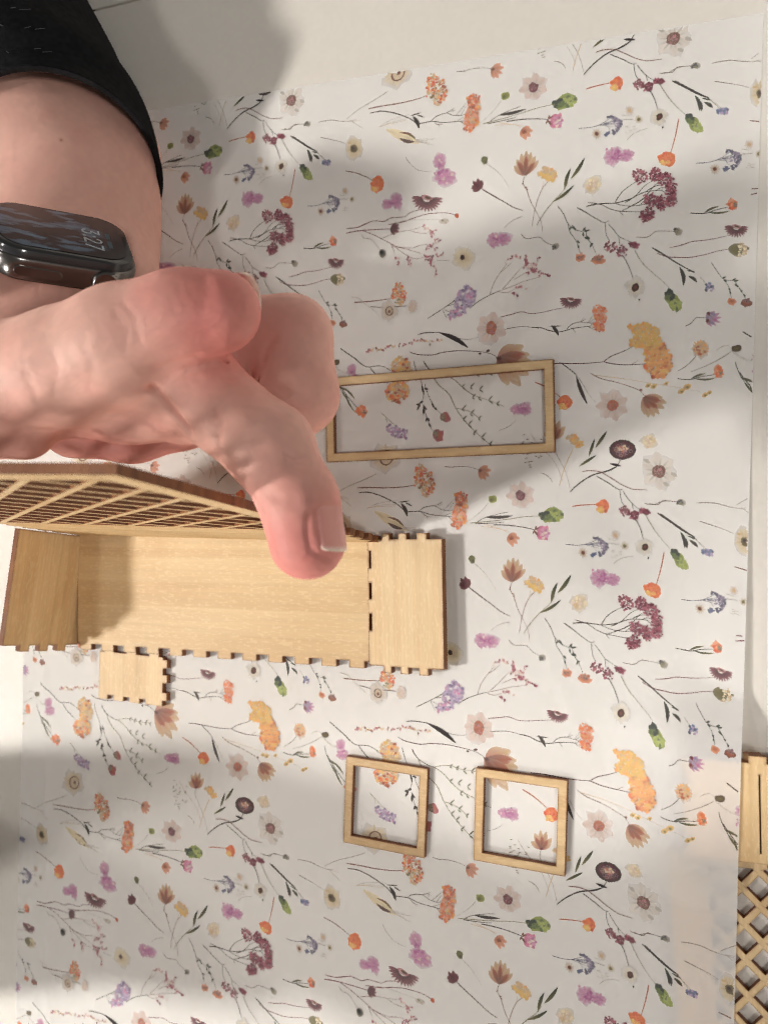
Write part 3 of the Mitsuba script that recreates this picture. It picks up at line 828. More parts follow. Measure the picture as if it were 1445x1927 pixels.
# branches with three small hearts, and what hangs below
for reg, main, subs, hearts, st, fl, longs, bud in (
    ('A2', '940,622 1000,665 1070,720 1130,755 1155,750', ('1130,755 1135,830 1162,890', '1150,770 1190,820 1220,865 1270,900 1310,925', '1220,865 1228,930'), ((1165, 928, 42, 34), (1240, 972, 36, 36), (1325, 944, 38, 18)), '1250,1005 1285,1075 1318,1172', (1333, 1235, 27, 66), '1330,980 1380,1075 1450,1155 1530,1240 1560,1275', None),
    ('R6', '395,797 470,840 545,882 558,880', ('540,885 550,950 572,985', '560,890 610,960 660,1000 690,1008', '612,960 622,1000'), ((570, 1011, 35, 26), (628, 1036, 30, 28), (692, 1014, 32, 14)), '635,1060 665,1120 682,1184', (693, 1232, 21, 52), '695,1030 760,1140 850,1245', None)):
    g = mo(reg)
    g.stem(6, 'dark', main)
    for s in subs:
        g.stem(4, 'dark', s)
    for x, y, rx, ry in hearts:
        g.dabs((x, y, rx, ry, 20), 24, 8, ['berry', 'mauve', 'berry', 'wine'], 0.08)
    g.stem(4, 'dark', st)
    x, y, r, R = fl
    g.wash(x, y, R, R, 'cream', 0.5)
    g.rosette(x, y, R, R, 18, 7, 'cream', 'pale', 0.4)
    g.disk(x, y, r, r, 'brown', 'dark')
    g.disk(x + r, y + 3.2 * r, 5, 7, 'dgreen')
    g.stem(3.5, 'olive', longs, fade=0.4)
# green buds
for reg, x, y, rx, ry, ro, tip in (('R2', 995, 757, 34, 46, -25, (1020, 790)), ('R4', 868, 868, 42, 58, -25, (890, 905)), ('R6', 125, 1040, 66, 44, -5, (170, 1038))):
    g = mo(reg)
    g.disk(x, y, rx, ry, 'green', 'lgreen', ro, 0.05, 0.12)
    g.dabs((0.4 * x + 0.6 * tip[0], 0.4 * y + 0.6 * tip[1], rx * 0.6, ry * 0.6, ro), 20, 13, ['lgreen', 'lgreen', 'green'], 0.2)
    g.dabs((2 * x - tip[0], 2 * y - tip[1], rx * 0.5, ry * 0.5, ro), 14, 13, ['dgreen', 'green', 'dgreen'], 0.05)
g.stem(5, 'olive', '-375,1086 -255,1075 -150,1063 -30,1046 60,1042')
g = mo('R5')
g.stem(5, 'dark', '1065,1215 1110,1180 1150,1165 1285,1134')
g.leaf(22, 'black', (1138, 1168), (1318, 1158), 'dark', 0.03)
g.stem(6, 'dark', '1065,1213 1130,1210 1200,1207 1260,1200')
# rose bud
g = mo('B3')
g.stem(7, 'dark', '740,722 830,740 930,770 1022,806')
g.stem(3, 'tan', '685,708 760,745 850,787')
g.petals(1035, 820, [(1075, 790), (1110, 810), (1122, 850), (1105, 888), (1070, 880)], 42, 'rose', 'rose', 0, 0.15)
g.dabs((1085, 840, 34, 36, 0), 18, 11, ['rose', 'dpink', 'pink', 'pinkp'])
leaves(g, 'brown', 13, (1015, 805, 1050, 795), (1015, 808, 1040, 850), (1018, 806, 1005, 830), (1020, 800, 1030, 780))
g = mo('R5')
g.stem(3, 'tan', '1110,1230 1180,1240 1240,1250 1285,1275')
g.petals(1292, 1292, [(1345, 1285), (1365, 1315), (1350, 1350), (1320, 1368), (1295, 1345)], 32, 'rust', 'peach', 0, 0.15)
g.disk(1310, 1310, 16, 14, 'brown', 'rust')
# wavy buds
for reg, stem, x, y, r in (('A2', '565,735 610,775 680,775 730,820 785,850', 797, 860, 25), ('R2', '805,440 855,440 895,405 990,400', 1012, 398, 22), ('R4', '640,472 700,474 770,435 870,437', 897, 438, 26), ('R6', '690,965 750,972 790,955 830,951 888,955', 909, 957, 20)):
    g = mo(reg)
    g.stem(4, 'stem', stem)
    g.disk(x, y, r, r * 0.95, 'thin', 'faint', 0, 0.2)
    g.dabs((x - r * 0.4, y, r * 0.55, r * 0.6, 0), 7, r * 0.36, ['dgreen', 'dark', 'olive'])
# dark stems with small leaves and blue tips
for reg, main, lv, thin, b in (('R2', '875,490 960,535 1040,575 1087,596', ((1012, 600, 1040, 676, 24), (1060, 603, 1103, 612, 10), (1063, 625, 1108, 655, 20)), '1110,620 1140,640 1165,662', (1174, 675, 26, 20)),
                               ('R4', '735,537 800,575 870,620 940,660 997,688', ((905, 655, 928, 770, 26), (950, 678, 996, 692, 10), (958, 712, 1012, 750, 20)), '1030,718 1075,765', (1088, 778, 30, 23)),
                               ('R6', '770,1025 850,1080 920,1130 992,1170', ((910, 1140, 936, 1237, 22), (950, 1165, 990, 1185, 9), (965, 1190, 1003, 1228, 18)), '1000,1180 1040,1225 1062,1250', (1070, 1262, 28, 20))):
    g = mo(reg)
    g.stem(9, 'black', main)
    for a in lv:
        g.leaf(a[4], 'dgreen', a[:2], a[2:4], 'dark', -0.1)
    g.stem(3, 'thin', thin)
    x, y, rx, ry = b
    g.dabs((x, y, rx, ry, 0), 16, 8, ['blue', 'navy', 'blue', 'lilac'], 0.15)
# orange buttons with grey leaves
for reg, main, l1, l2, h in (('R4', '968,325 1050,328 1130,305 1198,290', (1055, 324, 1145, 284), (1080, 322, 1212, 312), (1228, 272, 33, 37)), ('R6', '890,200 965,208 1040,190 1122,178', (975, 204, 1065, 171), (1000, 203, 1125, 198), (1145, 160, 30, 37)),
                             ('R5', '130,250 165,305 210,365 265,428', (170, 288, 244, 366), (180, 320, 238, 445), (292, 447, 38, 46))):
    g = mo(reg)
    g.stem(5.5, 'dark', main)
    g.leaf(14, 'dgreen', l1[:2], l1[2:], 'olive', -0.06)
    g.leaf(13, 'dgreen', l2[:2], l2[2:], 'olive', 0.06)
    x, y, rx, ry = h
    g.disk(x, y, rx, ry, 'orange', 'peach', 0, 0.15, 0.2)
    g.dabs((x, y, rx * 0.8, ry * 0.8, 0), 18, rx * 0.28, ['orange', 'red', 'peach', 'orange'], 0.1)
    g.dabs((x + rx * 0.4, y + ry * 0.1, rx * 0.3, ry * 0.3, 0), 5, rx * 0.22, ['olive', 'brown'])
# poppy pod
g = mo('R4')
g.stem(5.5, 'wine', '765,570 850,595 950,597 1050,582 1150,555 1206,547')
g.petals(1205, 548, [(1300, 512), (1318, 530), (1322, 552), (1318, 575), (1280, 592), (1262, 515)], 34, 'olive', 'tan', 0, 0.15)
g.disk(1248, 550, 44, 36, 'olive', 'olive', 0, 0.1)
g.dabs((1290, 550, 30, 34, 0), 14, 8, ['tan', 'cream', 'olive'])
# thistle
g = mo('R4')
g.stem(4.5, 'dark', '940,1018 975,1000 1010,965 1070,967')
g.petals(1068, 970, [(1085, 930), (1120, 925), (1150, 940), (1160, 965), (1155, 995), (1130, 1015), (1100, 1022), (1080, 1010)], 18, 'dlilac', 'pink', 0, 0.15)
g.dabs((1095, 970, 28, 34, 0), 16, 11, ['wine', 'dlilac', 'dpink'])
# large yellow and orange plume
g = mo('B5')
g.stem(7, 'dwine', '-170,560 -80,570 0,585 120,605 235,615')
g.stem(6, 'dwine', '235,615 330,650 420,668 540,680')
g.stem(6, 'dwine', '235,615 290,585 360,570 430,545')
for s in ('420,668 470,645', '430,545 395,520', '430,540 470,510', '520,680 600,700', '540,675 600,640'):
    g.stem(3.5, 'brown', s)
g.dabs([(392, 402), (520, 402), (598, 460), (635, 560), (540, 590), (480, 560), (392, 530), (440, 470)], 190, 11.5, ['yellow', 'yellow', 'amber', 'yellow', 'tan', 'yellow', 'amber'], 0.3)
g.dabs([(500, 585), (635, 555), (692, 655), (700, 725), (640, 800), (560, 775), (510, 705), (520, 630)], 210, 11.5, ['amber', 'orange', 'amber', 'yellow', 'amber', 'rust'], 0.3)
# small yellow plume
g = mo('A4')
g.stem(5, 'dark', '275,235 340,300 420,370 455,370 525,412')
g.stem(4.5, 'dark', '422,372 460,430 512,482')
g.dabs([(530, 380), (565, 335), (605, 360), (630, 420), (620, 490), (560, 480), (535, 430)], 85, 10, ['yellow', 'amber', 'yellow', 'tan', 'rust', 'tan'])
g.dabs([(505, 500), (560, 480), (618, 505), (610, 580), (560, 610), (515, 580)], 85, 10, ['orange', 'amber', 'rust', 'yellow', 'tan'])
# orange dandelion, poppy bud, leaf twig
g = mo('R4')
g.stem(4.5, 'stem', '1008,1195 970,1240 895,1292')
g.wash(1033, 1155, 56, 56, 'tan', 0.6)
g.rosette(1033, 1155, 52, 52, 16, 14, 'tan', 'amber', 0.3)
g.dabs((1033, 1155, 38, 38, 0), 22, 7, ['amber', 'tan', 'rust'], 0.2)
g.disk(1252, 1154, 32, 21, 'olive', 'stem', -10)
g.stem(4, 'thin', '1218,1175 1120,1235 972,1297')
g.stem(3, 'faint', '1245,1180 1290,1210 1345,1228')
g = mo('R6')
g.stem(5, 'dgreen', '1245,100 1270,170 1290,205 1345,285')
g.leaf(17, 'dgreen', (1278, 195), (1352, 222), 'olive')
g.leaf(14, 'dgreen', (1300, 222), (1350, 290), 'olive')
g.stem(3, 'faint', '1130,30 1200,0 1240,50 1345,100')
# rust flower hanging from a curved stem with tan seeds
g = mo('R6')
g.stem(4.5, 'brown', '360,168 420,200 520,225 600,250 660,275 692,312')
g.petals(690, 315, [(690, 420), (715, 440), (750, 435), (780, 420), (810, 385), (825, 350), (800, 320)], 44, 'rust', 'tan', 0, 0.2)
g.petals(690, 315, [(720, 390), (770, 385), (790, 340)], 38, 'brown', 'rust', 0, 0.1)
g.disk(668, 272, 10, 7, 'brown')
g.stem(3, 'tan', '375,180 500,195 640,215 760,235 860,250 925,262')
g.stem(2.5, 'faint', '970,272 1010,275 1040,295')
for x, y, r in ((712, 245, 18), (745, 250, 20), (822, 232, 16), (915, 280, 22), (950, 253, 25), (1060, 302, 20), (1086, 288, 16)):
    g.leaf(r * 1.4, 'tan', (x - r, y + r * 0.5), (x + r, y - r * 0.5), 'yellow')
    g.disk(x + 2, y + 2, r * 0.35, r * 0.3, 'olive')
# dark leaf on a thin stem
g = mo('R6')
g.stem(6, 'dark', '185,110 240,150 280,185')
g.stem(3.5, 'thin', '280,185 330,265 350,300 392,347', fade=0.3)
g.leaf(24, 'black', (274, 188), (340, 357), 'dark', 0.03)
# pale open flowers
for reg, x, y, R, rx, ry, c, pc, n in (('R6', 495, 366, 95, 36, 35, 'rust', 'pinkp', 7), ('R6', 775, 770, 112, 43, 41, 'brown', 'pale', 6), ('R3', 1172, 1147, 108, 40, 48, 'rust', 'pinkp', 7), ('R5', 1371, 1020, 92, 33, 34, 'wine', 'pinkp', 7)):
    g = mo(reg)
    g.wash(x, y, R * 0.9, R * 0.9, pc, 0.85)
    g.rosette(x, y, R, R, n, R * 0.62, pc, pc, 0.25, 0.4)
    g.rosette(x, y, R * 0.8, R * 0.8, n * 2, R * 0.14, 'faint', pc, 0.3, 0.2, 0.3)
    if pc == 'pale':
        for a in (2.4, 0.2, 1.05):
            g.disk(x + 0.85 * R * math.cos(a), y - 0.85 * R * math.sin(a) if a > 2 else y + 0.8 * R * math.sin(a), 22, 12, 'faint', 'faint', 30, 0.2)
    g.disk(x, y, rx, ry, c, c, 0, 0.05)
    g.dabs((x, y, rx * 0.8, ry * 0.8, 0), 20, rx * 0.16, [c, 'brown', c, 'mauve'])
# dark round bloom with two curved stems
g = mo('R6')
a = np.linspace(0, 2 * np.pi, 25)
for t in a[:-1]:
    g.disk(556 + 66 * math.cos(t), 637 + 48 * math.sin(t), 16, 14, 'dwine', 'black')
g.disk(556, 637, 70, 51, 'wine', 'dwine')
g.dabs((556, 637, 52, 36, 0), 40, 9, ['dwine', 'wine', 'dwine', 'brown'])
g.dabs((560, 630, 30, 18, 0), 16, 7, ['rust', 'mauve', 'tan'])
g.stem(5, 'stem', '545,697 535,715 520,740')
g.stem(8, 'black', '520,740 470,765 380,790 310,830 237,894')
g.leaf(15, 'black', (478, 722), (548, 737))
g.stem(5, 'brown', '308,772 360,765 410,770 470,800 560,855 630,880 708,883')
# lilac cluster
g = mo('R3')
g.stem(5, 'dark', '740,1080 840,1015 910,965 985,888')
for s in ('870,995 950,975', '850,1020 900,1040', '840,1020 870,1080', '900,975 960,930', '930,940 1000,920'):
    g.stem(4, 'dark', s)
g.dabs([(1000, 850), (1068, 890), (1062, 960), (985, 1050), (890, 1095), (872, 1062), (920, 1000), (930, 930)], 95, 11.5, ['lilac', 'dlilac', 'lilac', 'pink', 'lilac'], 0.3)
g.dabs([(1000, 850), (1068, 890), (1062, 960), (985, 1050), (890, 1095), (872, 1062), (920, 1000), (930, 930)], 40, 5.5, ['dlilac', 'navy', 'pinkp'], 0.25)
g = mo('R5')
g.stem(4, 'olive', '420,455 470,500 522,550')
g.stem(3, 'olive', '455,490 465,530')
g.dabs([(440, 535), (520, 545), (602, 575), (590, 632), (520, 632), (460, 570)], 60, 8.5, ['lilac', 'pink', 'dlilac', 'lilac'], 0.3)
# grass plume and dark leaf
g = mo('R3')
g.strip('320,1305 380,1290 440,1295 480,1255 510,1270', 26, 9, ['mauve', 'brown', 'tan'])
g.strip('540,1260 600,1265 640,1235 700,1230 760,1240 830,1230', 34, 9, ['mauve', 'tan', 'pinkp', 'brown'])
g.stem(5.5, 'dark', '675,1190 730,1177 810,1175 880,1190')
g.stem(4, 'stem', '880,1190 950,1215 1000,1222 1090,1207', fade=0.5)
g.leaf(32, 'dark', (822, 1178), (1014, 1278), 'black', -0.06)
# big rust bloom on a long stem
g = mo('R5')
g.stem(6, 'dwine', '615,42 680,62 760,65 850,45 960,35 1080,40 1150,50 1218,84')
g.disk(1150, 35, 14, 8, 'dwine', None, -20)
g.disk(1095, 55, 10, 7, 'dwine')
g.petals(1222, 88, [(1330, -5), (1390, 0), (1430, 60), (1440, 110), (1425, 200), (1370, 275), (1285, 270), (1360, 240)], 78, 'rust', 'tan', 0, 0.2)
g.petals(1222, 88, [(1400, 60), (1380, 140), (1300, 190)], 66, 'brown', 'rust', 0, 0.1)
g.disk(1225, 88, 20, 14, 'dwine', 'brown')
# feathery green sprays
g = mo('A4')
g.stem(5, 'dark', '690,385 720,440 800,490')
g.stem(4, 'olive', '800,490 850,530 880,570 940,630 1010,670 1085,720')
g.stem(3.5, 'olive', '800,490 870,478 940,500 1030,510')
g.stem(4, 'olive', '720,440 760,530 815,600 850,690 900,780 960,860 1032,945')
g.stem(3.5, 'olive', '850,690 910,715 970,780')
for x, y, dx in ((880, 485, 1), (910, 495, 1), (945, 505, 1), (985, 510, 1), (1015, 515, 1), (880, 570, 1), (920, 580, 1), (965, 600, 1), (930, 640, 1), (960, 650, 1), (1010, 670, 1), (1050, 700, 1), (880, 700, 1), (920, 735, 1), (960, 770, 1), (885, 760, 1), (910, 795, 1), (935, 850, 1), (975, 880, 1), (1015, 925, 1)):
    for s in (-1, 1):
        aa = frng.random() * 0.7 + 0.3
        g.leaf(8, 'dgreen', (x, y), (x + 24 * aa, y + s * 26 * aa), 'olive')
# small rust tulip with pale grasses
g = mo('B3')
g.stem(3.5, 'thin', '1150,215 1140,260 1170,330 1225,450 1255,570')
g.petals(1152, 215, [(1080, 160), (1105, 105), (1145, 85), (1185, 95), (1222, 140), (1215, 175)], 40, 'rust', 'tan', 0.05, 0.25)
g.petals(1152, 215, [(1110, 130), (1155, 120), (1195, 150)], 30, 'brown', 'rust', 0, 0.1)
g.disk(1150, 210, 11, 9, 'wine')
g = mo('A4')
g.stem(3.5, 'thin', '1265,1135 1305,1165 1322,1200')
g.stem(2.5, 'faint', '1215,900 1260,980 1330,1080 1370,1200')
for q in frng.random((26, 2)):
    x, y = 1170 + 90 * q[0], 900 + 200 * q[1]
    g.leaf(6, 'thin', (x, y), (x + 16, y + 10 * (q[0] - 0.3)), 'olive')
g = mo('A5')
g.stem(4, 'tan', '158,1028 120,1120 92,1225')
g.dabs([(122, 948), (160, 942), (198, 985), (210, 1018), (175, 1015), (140, 985)], 36, 10, ['yellow', 'amber', 'tan', 'yellow'])
g.leaf(16, 'olive', (188, 1130), (272, 1080), 'dgreen')
g.leaf(15, 'olive', (236, 1080), (263, 987), 'dgreen')
g.leaf(18, 'olive', (268, 1037), (322, 953), 'dgreen')

# one repeat, then the lattice of repeats over the sheet
LA, LBv = np.array([109.942, -3.579]), np.array([-3.579, -109.942])
PV_, PF_, PC_, pn = [], [], [], 0
for g in motifs:
    V, F, C = np.vstack(g.V), np.vstack(g.F), np.vstack(g.C)
    for i in range(-4, 4):
        for j in range(-4, 5):
            W = V.copy()
            W[:, :2] += LA * i + LBv * j
            if W[:, 0].max() < -142 or W[:, 0].min() > 104 or W[:, 1].max() < -200 or W[:, 1].min() > 134:
                continue
            ok = in_paper(W[:, 0], W[:, 1])
            if not ok.any():
                continue
            f = F[ok[F].all(axis=1)]
            used = np.unique(f)
            if len(used) == 0:
                continue
            remap = np.full(len(W), -1)
            remap[used] = np.arange(len(used))
            W = W[used]
            W[:, 2] = paper_z(W[:, 0], W[:, 1]) + 0.035 + np.minimum(W[:, 2], 0.25)
            PV_.append(W)
            PF_.append(remap[f] + pn)
            PC_.append(C[used])
            pn += len(used)
pr = trimesh.Trimesh(np.vstack(PV_), np.vstack(PF_), process=False)
nz = pr.face_normals[:, 2]
pr.faces[nz < 0] = pr.faces[nz < 0][:, ::-1]
add('floral_paper__flower_print', pr, 'print_ink', smooth=True, color=np.vstack(PC_))
tag('floral_paper__flower_print', 'small wildflowers, leaves and stems in orange, pink, wine and green', kind='stuff')
print('print triangles', len(pr.faces))

# ------------------------------------------------------------------ the person: left hand and forearm as one continuous skin, black sleeve, watch
def C3(px, py, dep):
    return atd((px, py), dep)


def camdir(v):
    v = WAX @ np.asarray(v, float)
    return v / np.linalg.norm(v)


class Field:
    """Signed distance of a chain of tapered bones on a grid of points."""

    def __init__(self, P):
        self.P = P

    def bone(self, a, b, ra, rb, squash=None):
        P = self.P
        a, b = np.asarray(a, float), np.asarray(b, float)
        d = b - a
        t = np.clip(((P - a) @ d) / (d @ d), 0, 1)
        q = P - a - t[..., None] * d
        if squash is not None:                  # flatter along one direction: (unit vector, factor)
            u, k = squash
            q = q + (q @ u)[..., None] * u * (k - 1)
        return np.sqrt((q * q).sum(-1)) - (ra + (rb - ra) * t)

    def chain(self, pts, k=4.0, squash=None):
        out = None
        for (a, ra), (b, rb) in zip(pts[:-1], pts[1:]):
            s = self.bone(a, b, ra, rb, squash)
            out = s if out is None else smin(out, s, k)
        return out


def smin(a, b, k):
    h = np.clip(0.5 + 0.5 * (b - a) / k, 0, 1)
    return b * (1 - h) + a * h - k * h * (1 - h)


def surface_nets(D, lo, h):
    """The zero surface of a grid of distances as a quad mesh."""
    s = D < 0
    nx, ny, nz = D.shape
    acc = np.zeros((nx - 1, ny - 1, nz - 1, 3))
    cnt = np.zeros((nx - 1, ny - 1, nz - 1))
    corners = [(i, j, k) for i in (0, 1) for j in (0, 1) for k in (0, 1)]
    sub = {c: D[c[0]:nx - 1 + c[0], c[1]:ny - 1 + c[1], c[2]:nz - 1 + c[2]] for c in corners}
    for c in corners:
        for ax in range(3):
            if c[ax] == 0:
                e = list(c)
                e[ax] = 1
                a, b = sub[c], sub[tuple(e)]
                m = (a < 0) != (b < 0)
                t = np.where(m, a / np.where(m, a - b, 1), 0)
                for q in range(3):
                    acc[..., q] += np.where(m, c[q] + (t if q == ax else 0), 0)
                cnt += m
    act = cnt > 0
    ids = np.full(act.shape, -1)
    ids[act] = np.arange(act.sum())
    ii = np.stack(np.nonzero(act), 1)
    V = lo + h * (ii + acc[act] / cnt[act][:, None])
    faces = []
    for ax in range(3):
        o1, o2 = [(1, 2), (2, 0), (0, 1)][ax]
        sl = [slice(1, n - 1) for n in D.shape]
        sl[ax] = slice(0, D.shape[ax] - 1)
        sl2 = list(sl)
        sl2[ax] = slice(1, D.shape[ax])
        a, b = s[tuple(sl)], s[tuple(sl2)]
        for flip in (False, True):
            m = (a & ~b) if not flip else (~a & b)
            g = np.stack(np.nonzero(m), 1)
            g[:, [q for q in range(3) if q != ax]] += 1
            def at(d1, d2):
                q = g.copy()
                q[:, o1] -= d1
                q[:, o2] -= d2
                return ids[q[:, 0], q[:, 1], q[:, 2]]
            quad = np.stack([at(1, 1), at(0, 1), at(0, 0), at(1, 0)], 1)
            faces.append(quad[:, ::-1] if flip else quad)
    return V, np.vstack(faces)


# watch frame in the camera's axes (length, width towards the hand, outward)
WL, WWd = camdir((0.885, 0.043, 0.464)), camdir((0.346, 0.608, -0.715))
WO = -np.cross(WL, WWd)
WO = WO if WO @ camdir((0.313, -0.793, -0.523)) > 0 else -WO
WCEN = CAM + WAX @ np.array([-86.9, -76.0, 247.5]) * 0.962

# joints: pixel and depth where each was measured, radius in mm
J = dict(
    F0=((-60, -20, 297), 25), F1=((42, 165, 284), 27.0), F2=((110, 310, 281), 28.0), F3=((110, 455, 281), 27.5), WR=((112, 585, 260), 27.0), CA=((40, 705, 244), 22.0),
    P1=((40, 745, 214), 10), P2=((240, 752, 207), 8.6), P3=((352, 768, 202), 7.4),
    R1=((140, 800, 224), 8.2), R2=((250, 812, 222), 7.0), R3=((350, 798, 221), 6.4),
    H1=((-80, 770, 204), 12), H2=((45, 806, 206), 7.2),
    T0=((-90, 735, 212), 14), T1=((20, 716, 204), 12.4), T2=((120, 690, 198), 12.0), T3=((232, 648, 193), 12.0), T4=((335, 598, 188.5), 9.0), T5=((413, 586, 187), 8.5),
    I1=((352, 718, 199), 10.2), I2=((508, 842, 187), 8.5), I3=((562, 940, 183), 7.3), I4=((578, 1019, 182), 7.7),
    M1=((390, 640, 216), 10.2), M2=((546, 634, 208), 9.6), M3=((560, 742, 205), 8.8), M4=((505, 800, 213), 8.0),
    N1=((330, 690, 222), 9), N2=((470, 700, 222), 8.5))
Jp = {k: (C3(*v[0]), v[1]) for k, v in J.items()}
HS = 1.25
lo = np.array([-158.0, -24.0, -2.0])
hi = np.array([34.0, 158.0, 116.0])
sh = np.ceil((hi - lo) / HS).astype(int)
gx, gy, gz = np.meshgrid(*[lo[i] + HS * np.arange(sh[i]) for i in range(3)], indexing='ij')
P3d = np.stack([gx, gy, gz], -1)
fl = Field(P3d)
ch = lambda *n: [Jp[k] for k in n]
arm = fl.chain(ch('F0', 'F1', 'F2', 'F3', 'WR', 'CA'), 12.0, squash=(camdir((0.08, -0.42, -0.90)), 1.38))
carve_q = P3d - WCEN
wl, ww, wo = carve_q @ WL, carve_q @ WWd, carve_q @ WO
carve = np.maximum(np.maximum(np.maximum(wl - 19.2, -60 - wl), np.abs(ww) - 17.4), np.maximum(-8.8 - wo, wo - 40))
arm = -smin(-arm, carve, 3.0)
arm = np.maximum(arm, -gz + 0.4)
thumb = fl.chain(ch('T0', 'T1', 'T2', 'T3', 'T4', 'T5'), 5.0)
palm = smin(fl.chain(ch('P1', 'P2', 'P3'), 6.0), fl.chain(ch('H1', 'H2'), 5.0), 3.0)
palm = smin(palm, fl.bone(Jp['CA'][0], Jp['I1'][0], 16, 9.5), 6.0)
index = fl.chain(ch('P3', 'I1', 'I2', 'I3', 'I4'), 4.0)
middle = smin(fl.chain(ch('N1', 'M1', 'M2'), 3.0), fl.chain(ch('M2', 'M3', 'M4'), 3.0), 1.4)
ring_ = fl.chain(ch('R1', 'R2', 'R3'), 4.0)
D = smin(arm, thumb, 7.0)
D = smin(D, palm, 3.2)
D = smin(D, middle, 2.6)
D = smin(D, index, 2.2)
D = smin(D, ring_, 1.8)
V, Q = surface_nets(D, lo, HS)
skin = trimesh.Trimesh(V, np.vstack([Q[:, :3], Q[:, [0, 2, 3]]]), process=False)
if skin.volume < 0:
    skin.faces = skin.faces[:, ::-1]
comps = skin.split(only_watertight=False)
skin = max(comps, key=lambda m: len(m.faces))
trimesh.smoothing.filter_taubin(skin, iterations=8)
skin = skin.subdivide()
trimesh.smoothing.filter_taubin(skin, iterations=3)
v = np.array(skin.vertices)
nrm = np.array(skin.vertex_normals)


def near(pts, w):
    """Gaussian of the distance from each skin vertex to a polyline."""
    p = np.array(pts, float)
    best = np.full(len(v), 1e9)
    for a, b in zip(p[:-1], p[1:]):
        d = b - a
        t = np.clip(((v - a) @ d) / (d @ d + 1e-9), 0, 1)
        best = np.minimum(best, np.linalg.norm(v - a - t[:, None] * d, axis=1))
    return np.exp(-(best / w) ** 2)


def on_skin(px, py):
    """The skin point that the measured pixel looks at: creases are cut where they lie on the hand."""
    q = (v - CAM) @ WAX
    pu, pv = 722.5 + FOC * q[:, 0] / q[:, 2], 963.5 + FOC * q[:, 1] / q[:, 2]
    d = np.hypot(pu - px, pv - py)
    c = np.nonzero(d < 9)[0]
    if len(c) == 0:
        return v[d.argmin()]
    return v[c[q[c, 2].argmin()]]


def crease(pts, depth, w):
    return depth * near([on_skin(*p) for p in pts], w)


disp = np.zeros(len(v))
for pts, dp, w in (([(548, 851), (560, 855), (574, 856)], 0.45, 0.6), ([(550, 864), (566, 868), (582, 866)], 0.35, 0.6), ([(520, 860), (500, 880), (478, 905)], 0.22, 1.2),
                   ([(288, 738), (311, 772), (345, 812)], 1.2, 1.0), ([(452, 650), (430, 700), (440, 705)], 0.35, 1.0), ([(395, 770), (404, 800), (402, 830)], 0.35, 1.4),
                   ([(506, 634), (494, 655), (487, 676)], 0.5, 0.9), ([(300, 700), (330, 690), (370, 676)], 0.3, 0.8), ([(230, 560), (250, 600), (262, 650)], 0.16, 0.8), ([(215, 580), (232, 620), (240, 660)], 0.14, 0.8),
                   ([(383, 518), (388, 540), (390, 560)], 0.25, 1.6), ([(40, 700), (60, 740), (70, 765)], 0.18, 0.9), ([(90, 660), (104, 700), (108, 750)], 0.16, 0.9), ([(150, 640), (170, 690), (172, 740)], 0.15, 0.9),
                   ([(584, 966), (583, 1000), (588, 1032)], 0.42, 0.6), ([(588, 962), (608, 952), (630, 950)], 0.35, 0.7), ([(592, 1041), (620, 1052), (648, 1060)], 0.35, 0.6), ([(500, 930), (530, 940), (548, 938)], 0.22, 1.3), ([(400, 775), (450, 815), (470, 822)], 0.18, 1.8)):
    disp -= crease(pts, dp, w)
lump = meshkit.fbm(v / 9.0 + 40, 3, 4) - 0.5
fine = meshkit.fbm(v / 2.2 + 40, 2, 9) - 0.5
far_arm = np.clip(np.exp(-(np.min([np.linalg.norm(v - Jp[k][0], axis=1) for k in ('F0', 'F1', 'F2', 'F3', 'WR')], axis=0) / 44) ** 2) * 1.5, 0, 1)
disp += (0.16 - 0.13 * far_arm) * lump + (0.03 - 0.026 * far_arm) * fine
v2 = v + nrm * disp[:, None]
skin.vertices = v2
# colour of the skin itself: redder pads and knuckles, paler forearm, fine mottling
base = srgb((222, 171, 155))
red = srgb((203, 110, 104))
pale_s = srgb((230, 188, 170))
mott = meshkit.fbm(v / 6.0 + 60, 3, 2)
mott2 = meshkit.fbm(v / 1.6 + 60, 2, 6)
wred = np.zeros(len(v))
for k, r, a in (('T5', 16, 0.9), ('T4', 12, 0.5), ('I4', 12, 1.0), ('I3', 9, 0.25), ('M3', 11, 0.35), ('M2', 10, 0.15), ('R2', 24, 0.6), ('R1', 16, 0.5), ('R3', 16, 0.5), ('P3', 12, 0.45), ('H2', 12, 0.2)):
    wred = np.maximum(wred, a * np.exp(-(np.linalg.norm(v - Jp[k][0], axis=1) / r) ** 2))
wred = np.clip(wred + 0.36 * (mott - 0.42), 0, 1)
wp = np.clip(np.exp(-(np.linalg.norm(v - Jp['T3'][0], axis=1) / 18) ** 2) * 0.7 + np.exp(-(np.linalg.norm(v - Jp['F2'][0], axis=1) / 40) ** 2) * 0.1, 0, 1)
col = base * (1 - wp[:, None]) + pale_s * wp[:, None]
col = col * (1 - wred[:, None]) + red * wred[:, None]
col *= (0.94 + 0.13 * mott2)[:, None]
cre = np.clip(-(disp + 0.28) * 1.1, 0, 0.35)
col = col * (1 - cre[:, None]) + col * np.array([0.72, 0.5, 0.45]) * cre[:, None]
mole = near([on_skin(123, 261), on_skin(124, 263)], 0.45)[:, None]
col = col * (1 - 0.7 * mole) + srgb((150, 50, 45)) * 0.7 * mole
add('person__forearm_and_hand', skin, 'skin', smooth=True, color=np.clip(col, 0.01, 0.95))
tag('person', 'left forearm and hand reaching in from the left, index finger pointing down, black sleeve', 'person')
print('skin', len(skin.faces))


from scipy.interpolate import griddata, PchipInterpolator
from scipy.ndimage import gaussian_filter


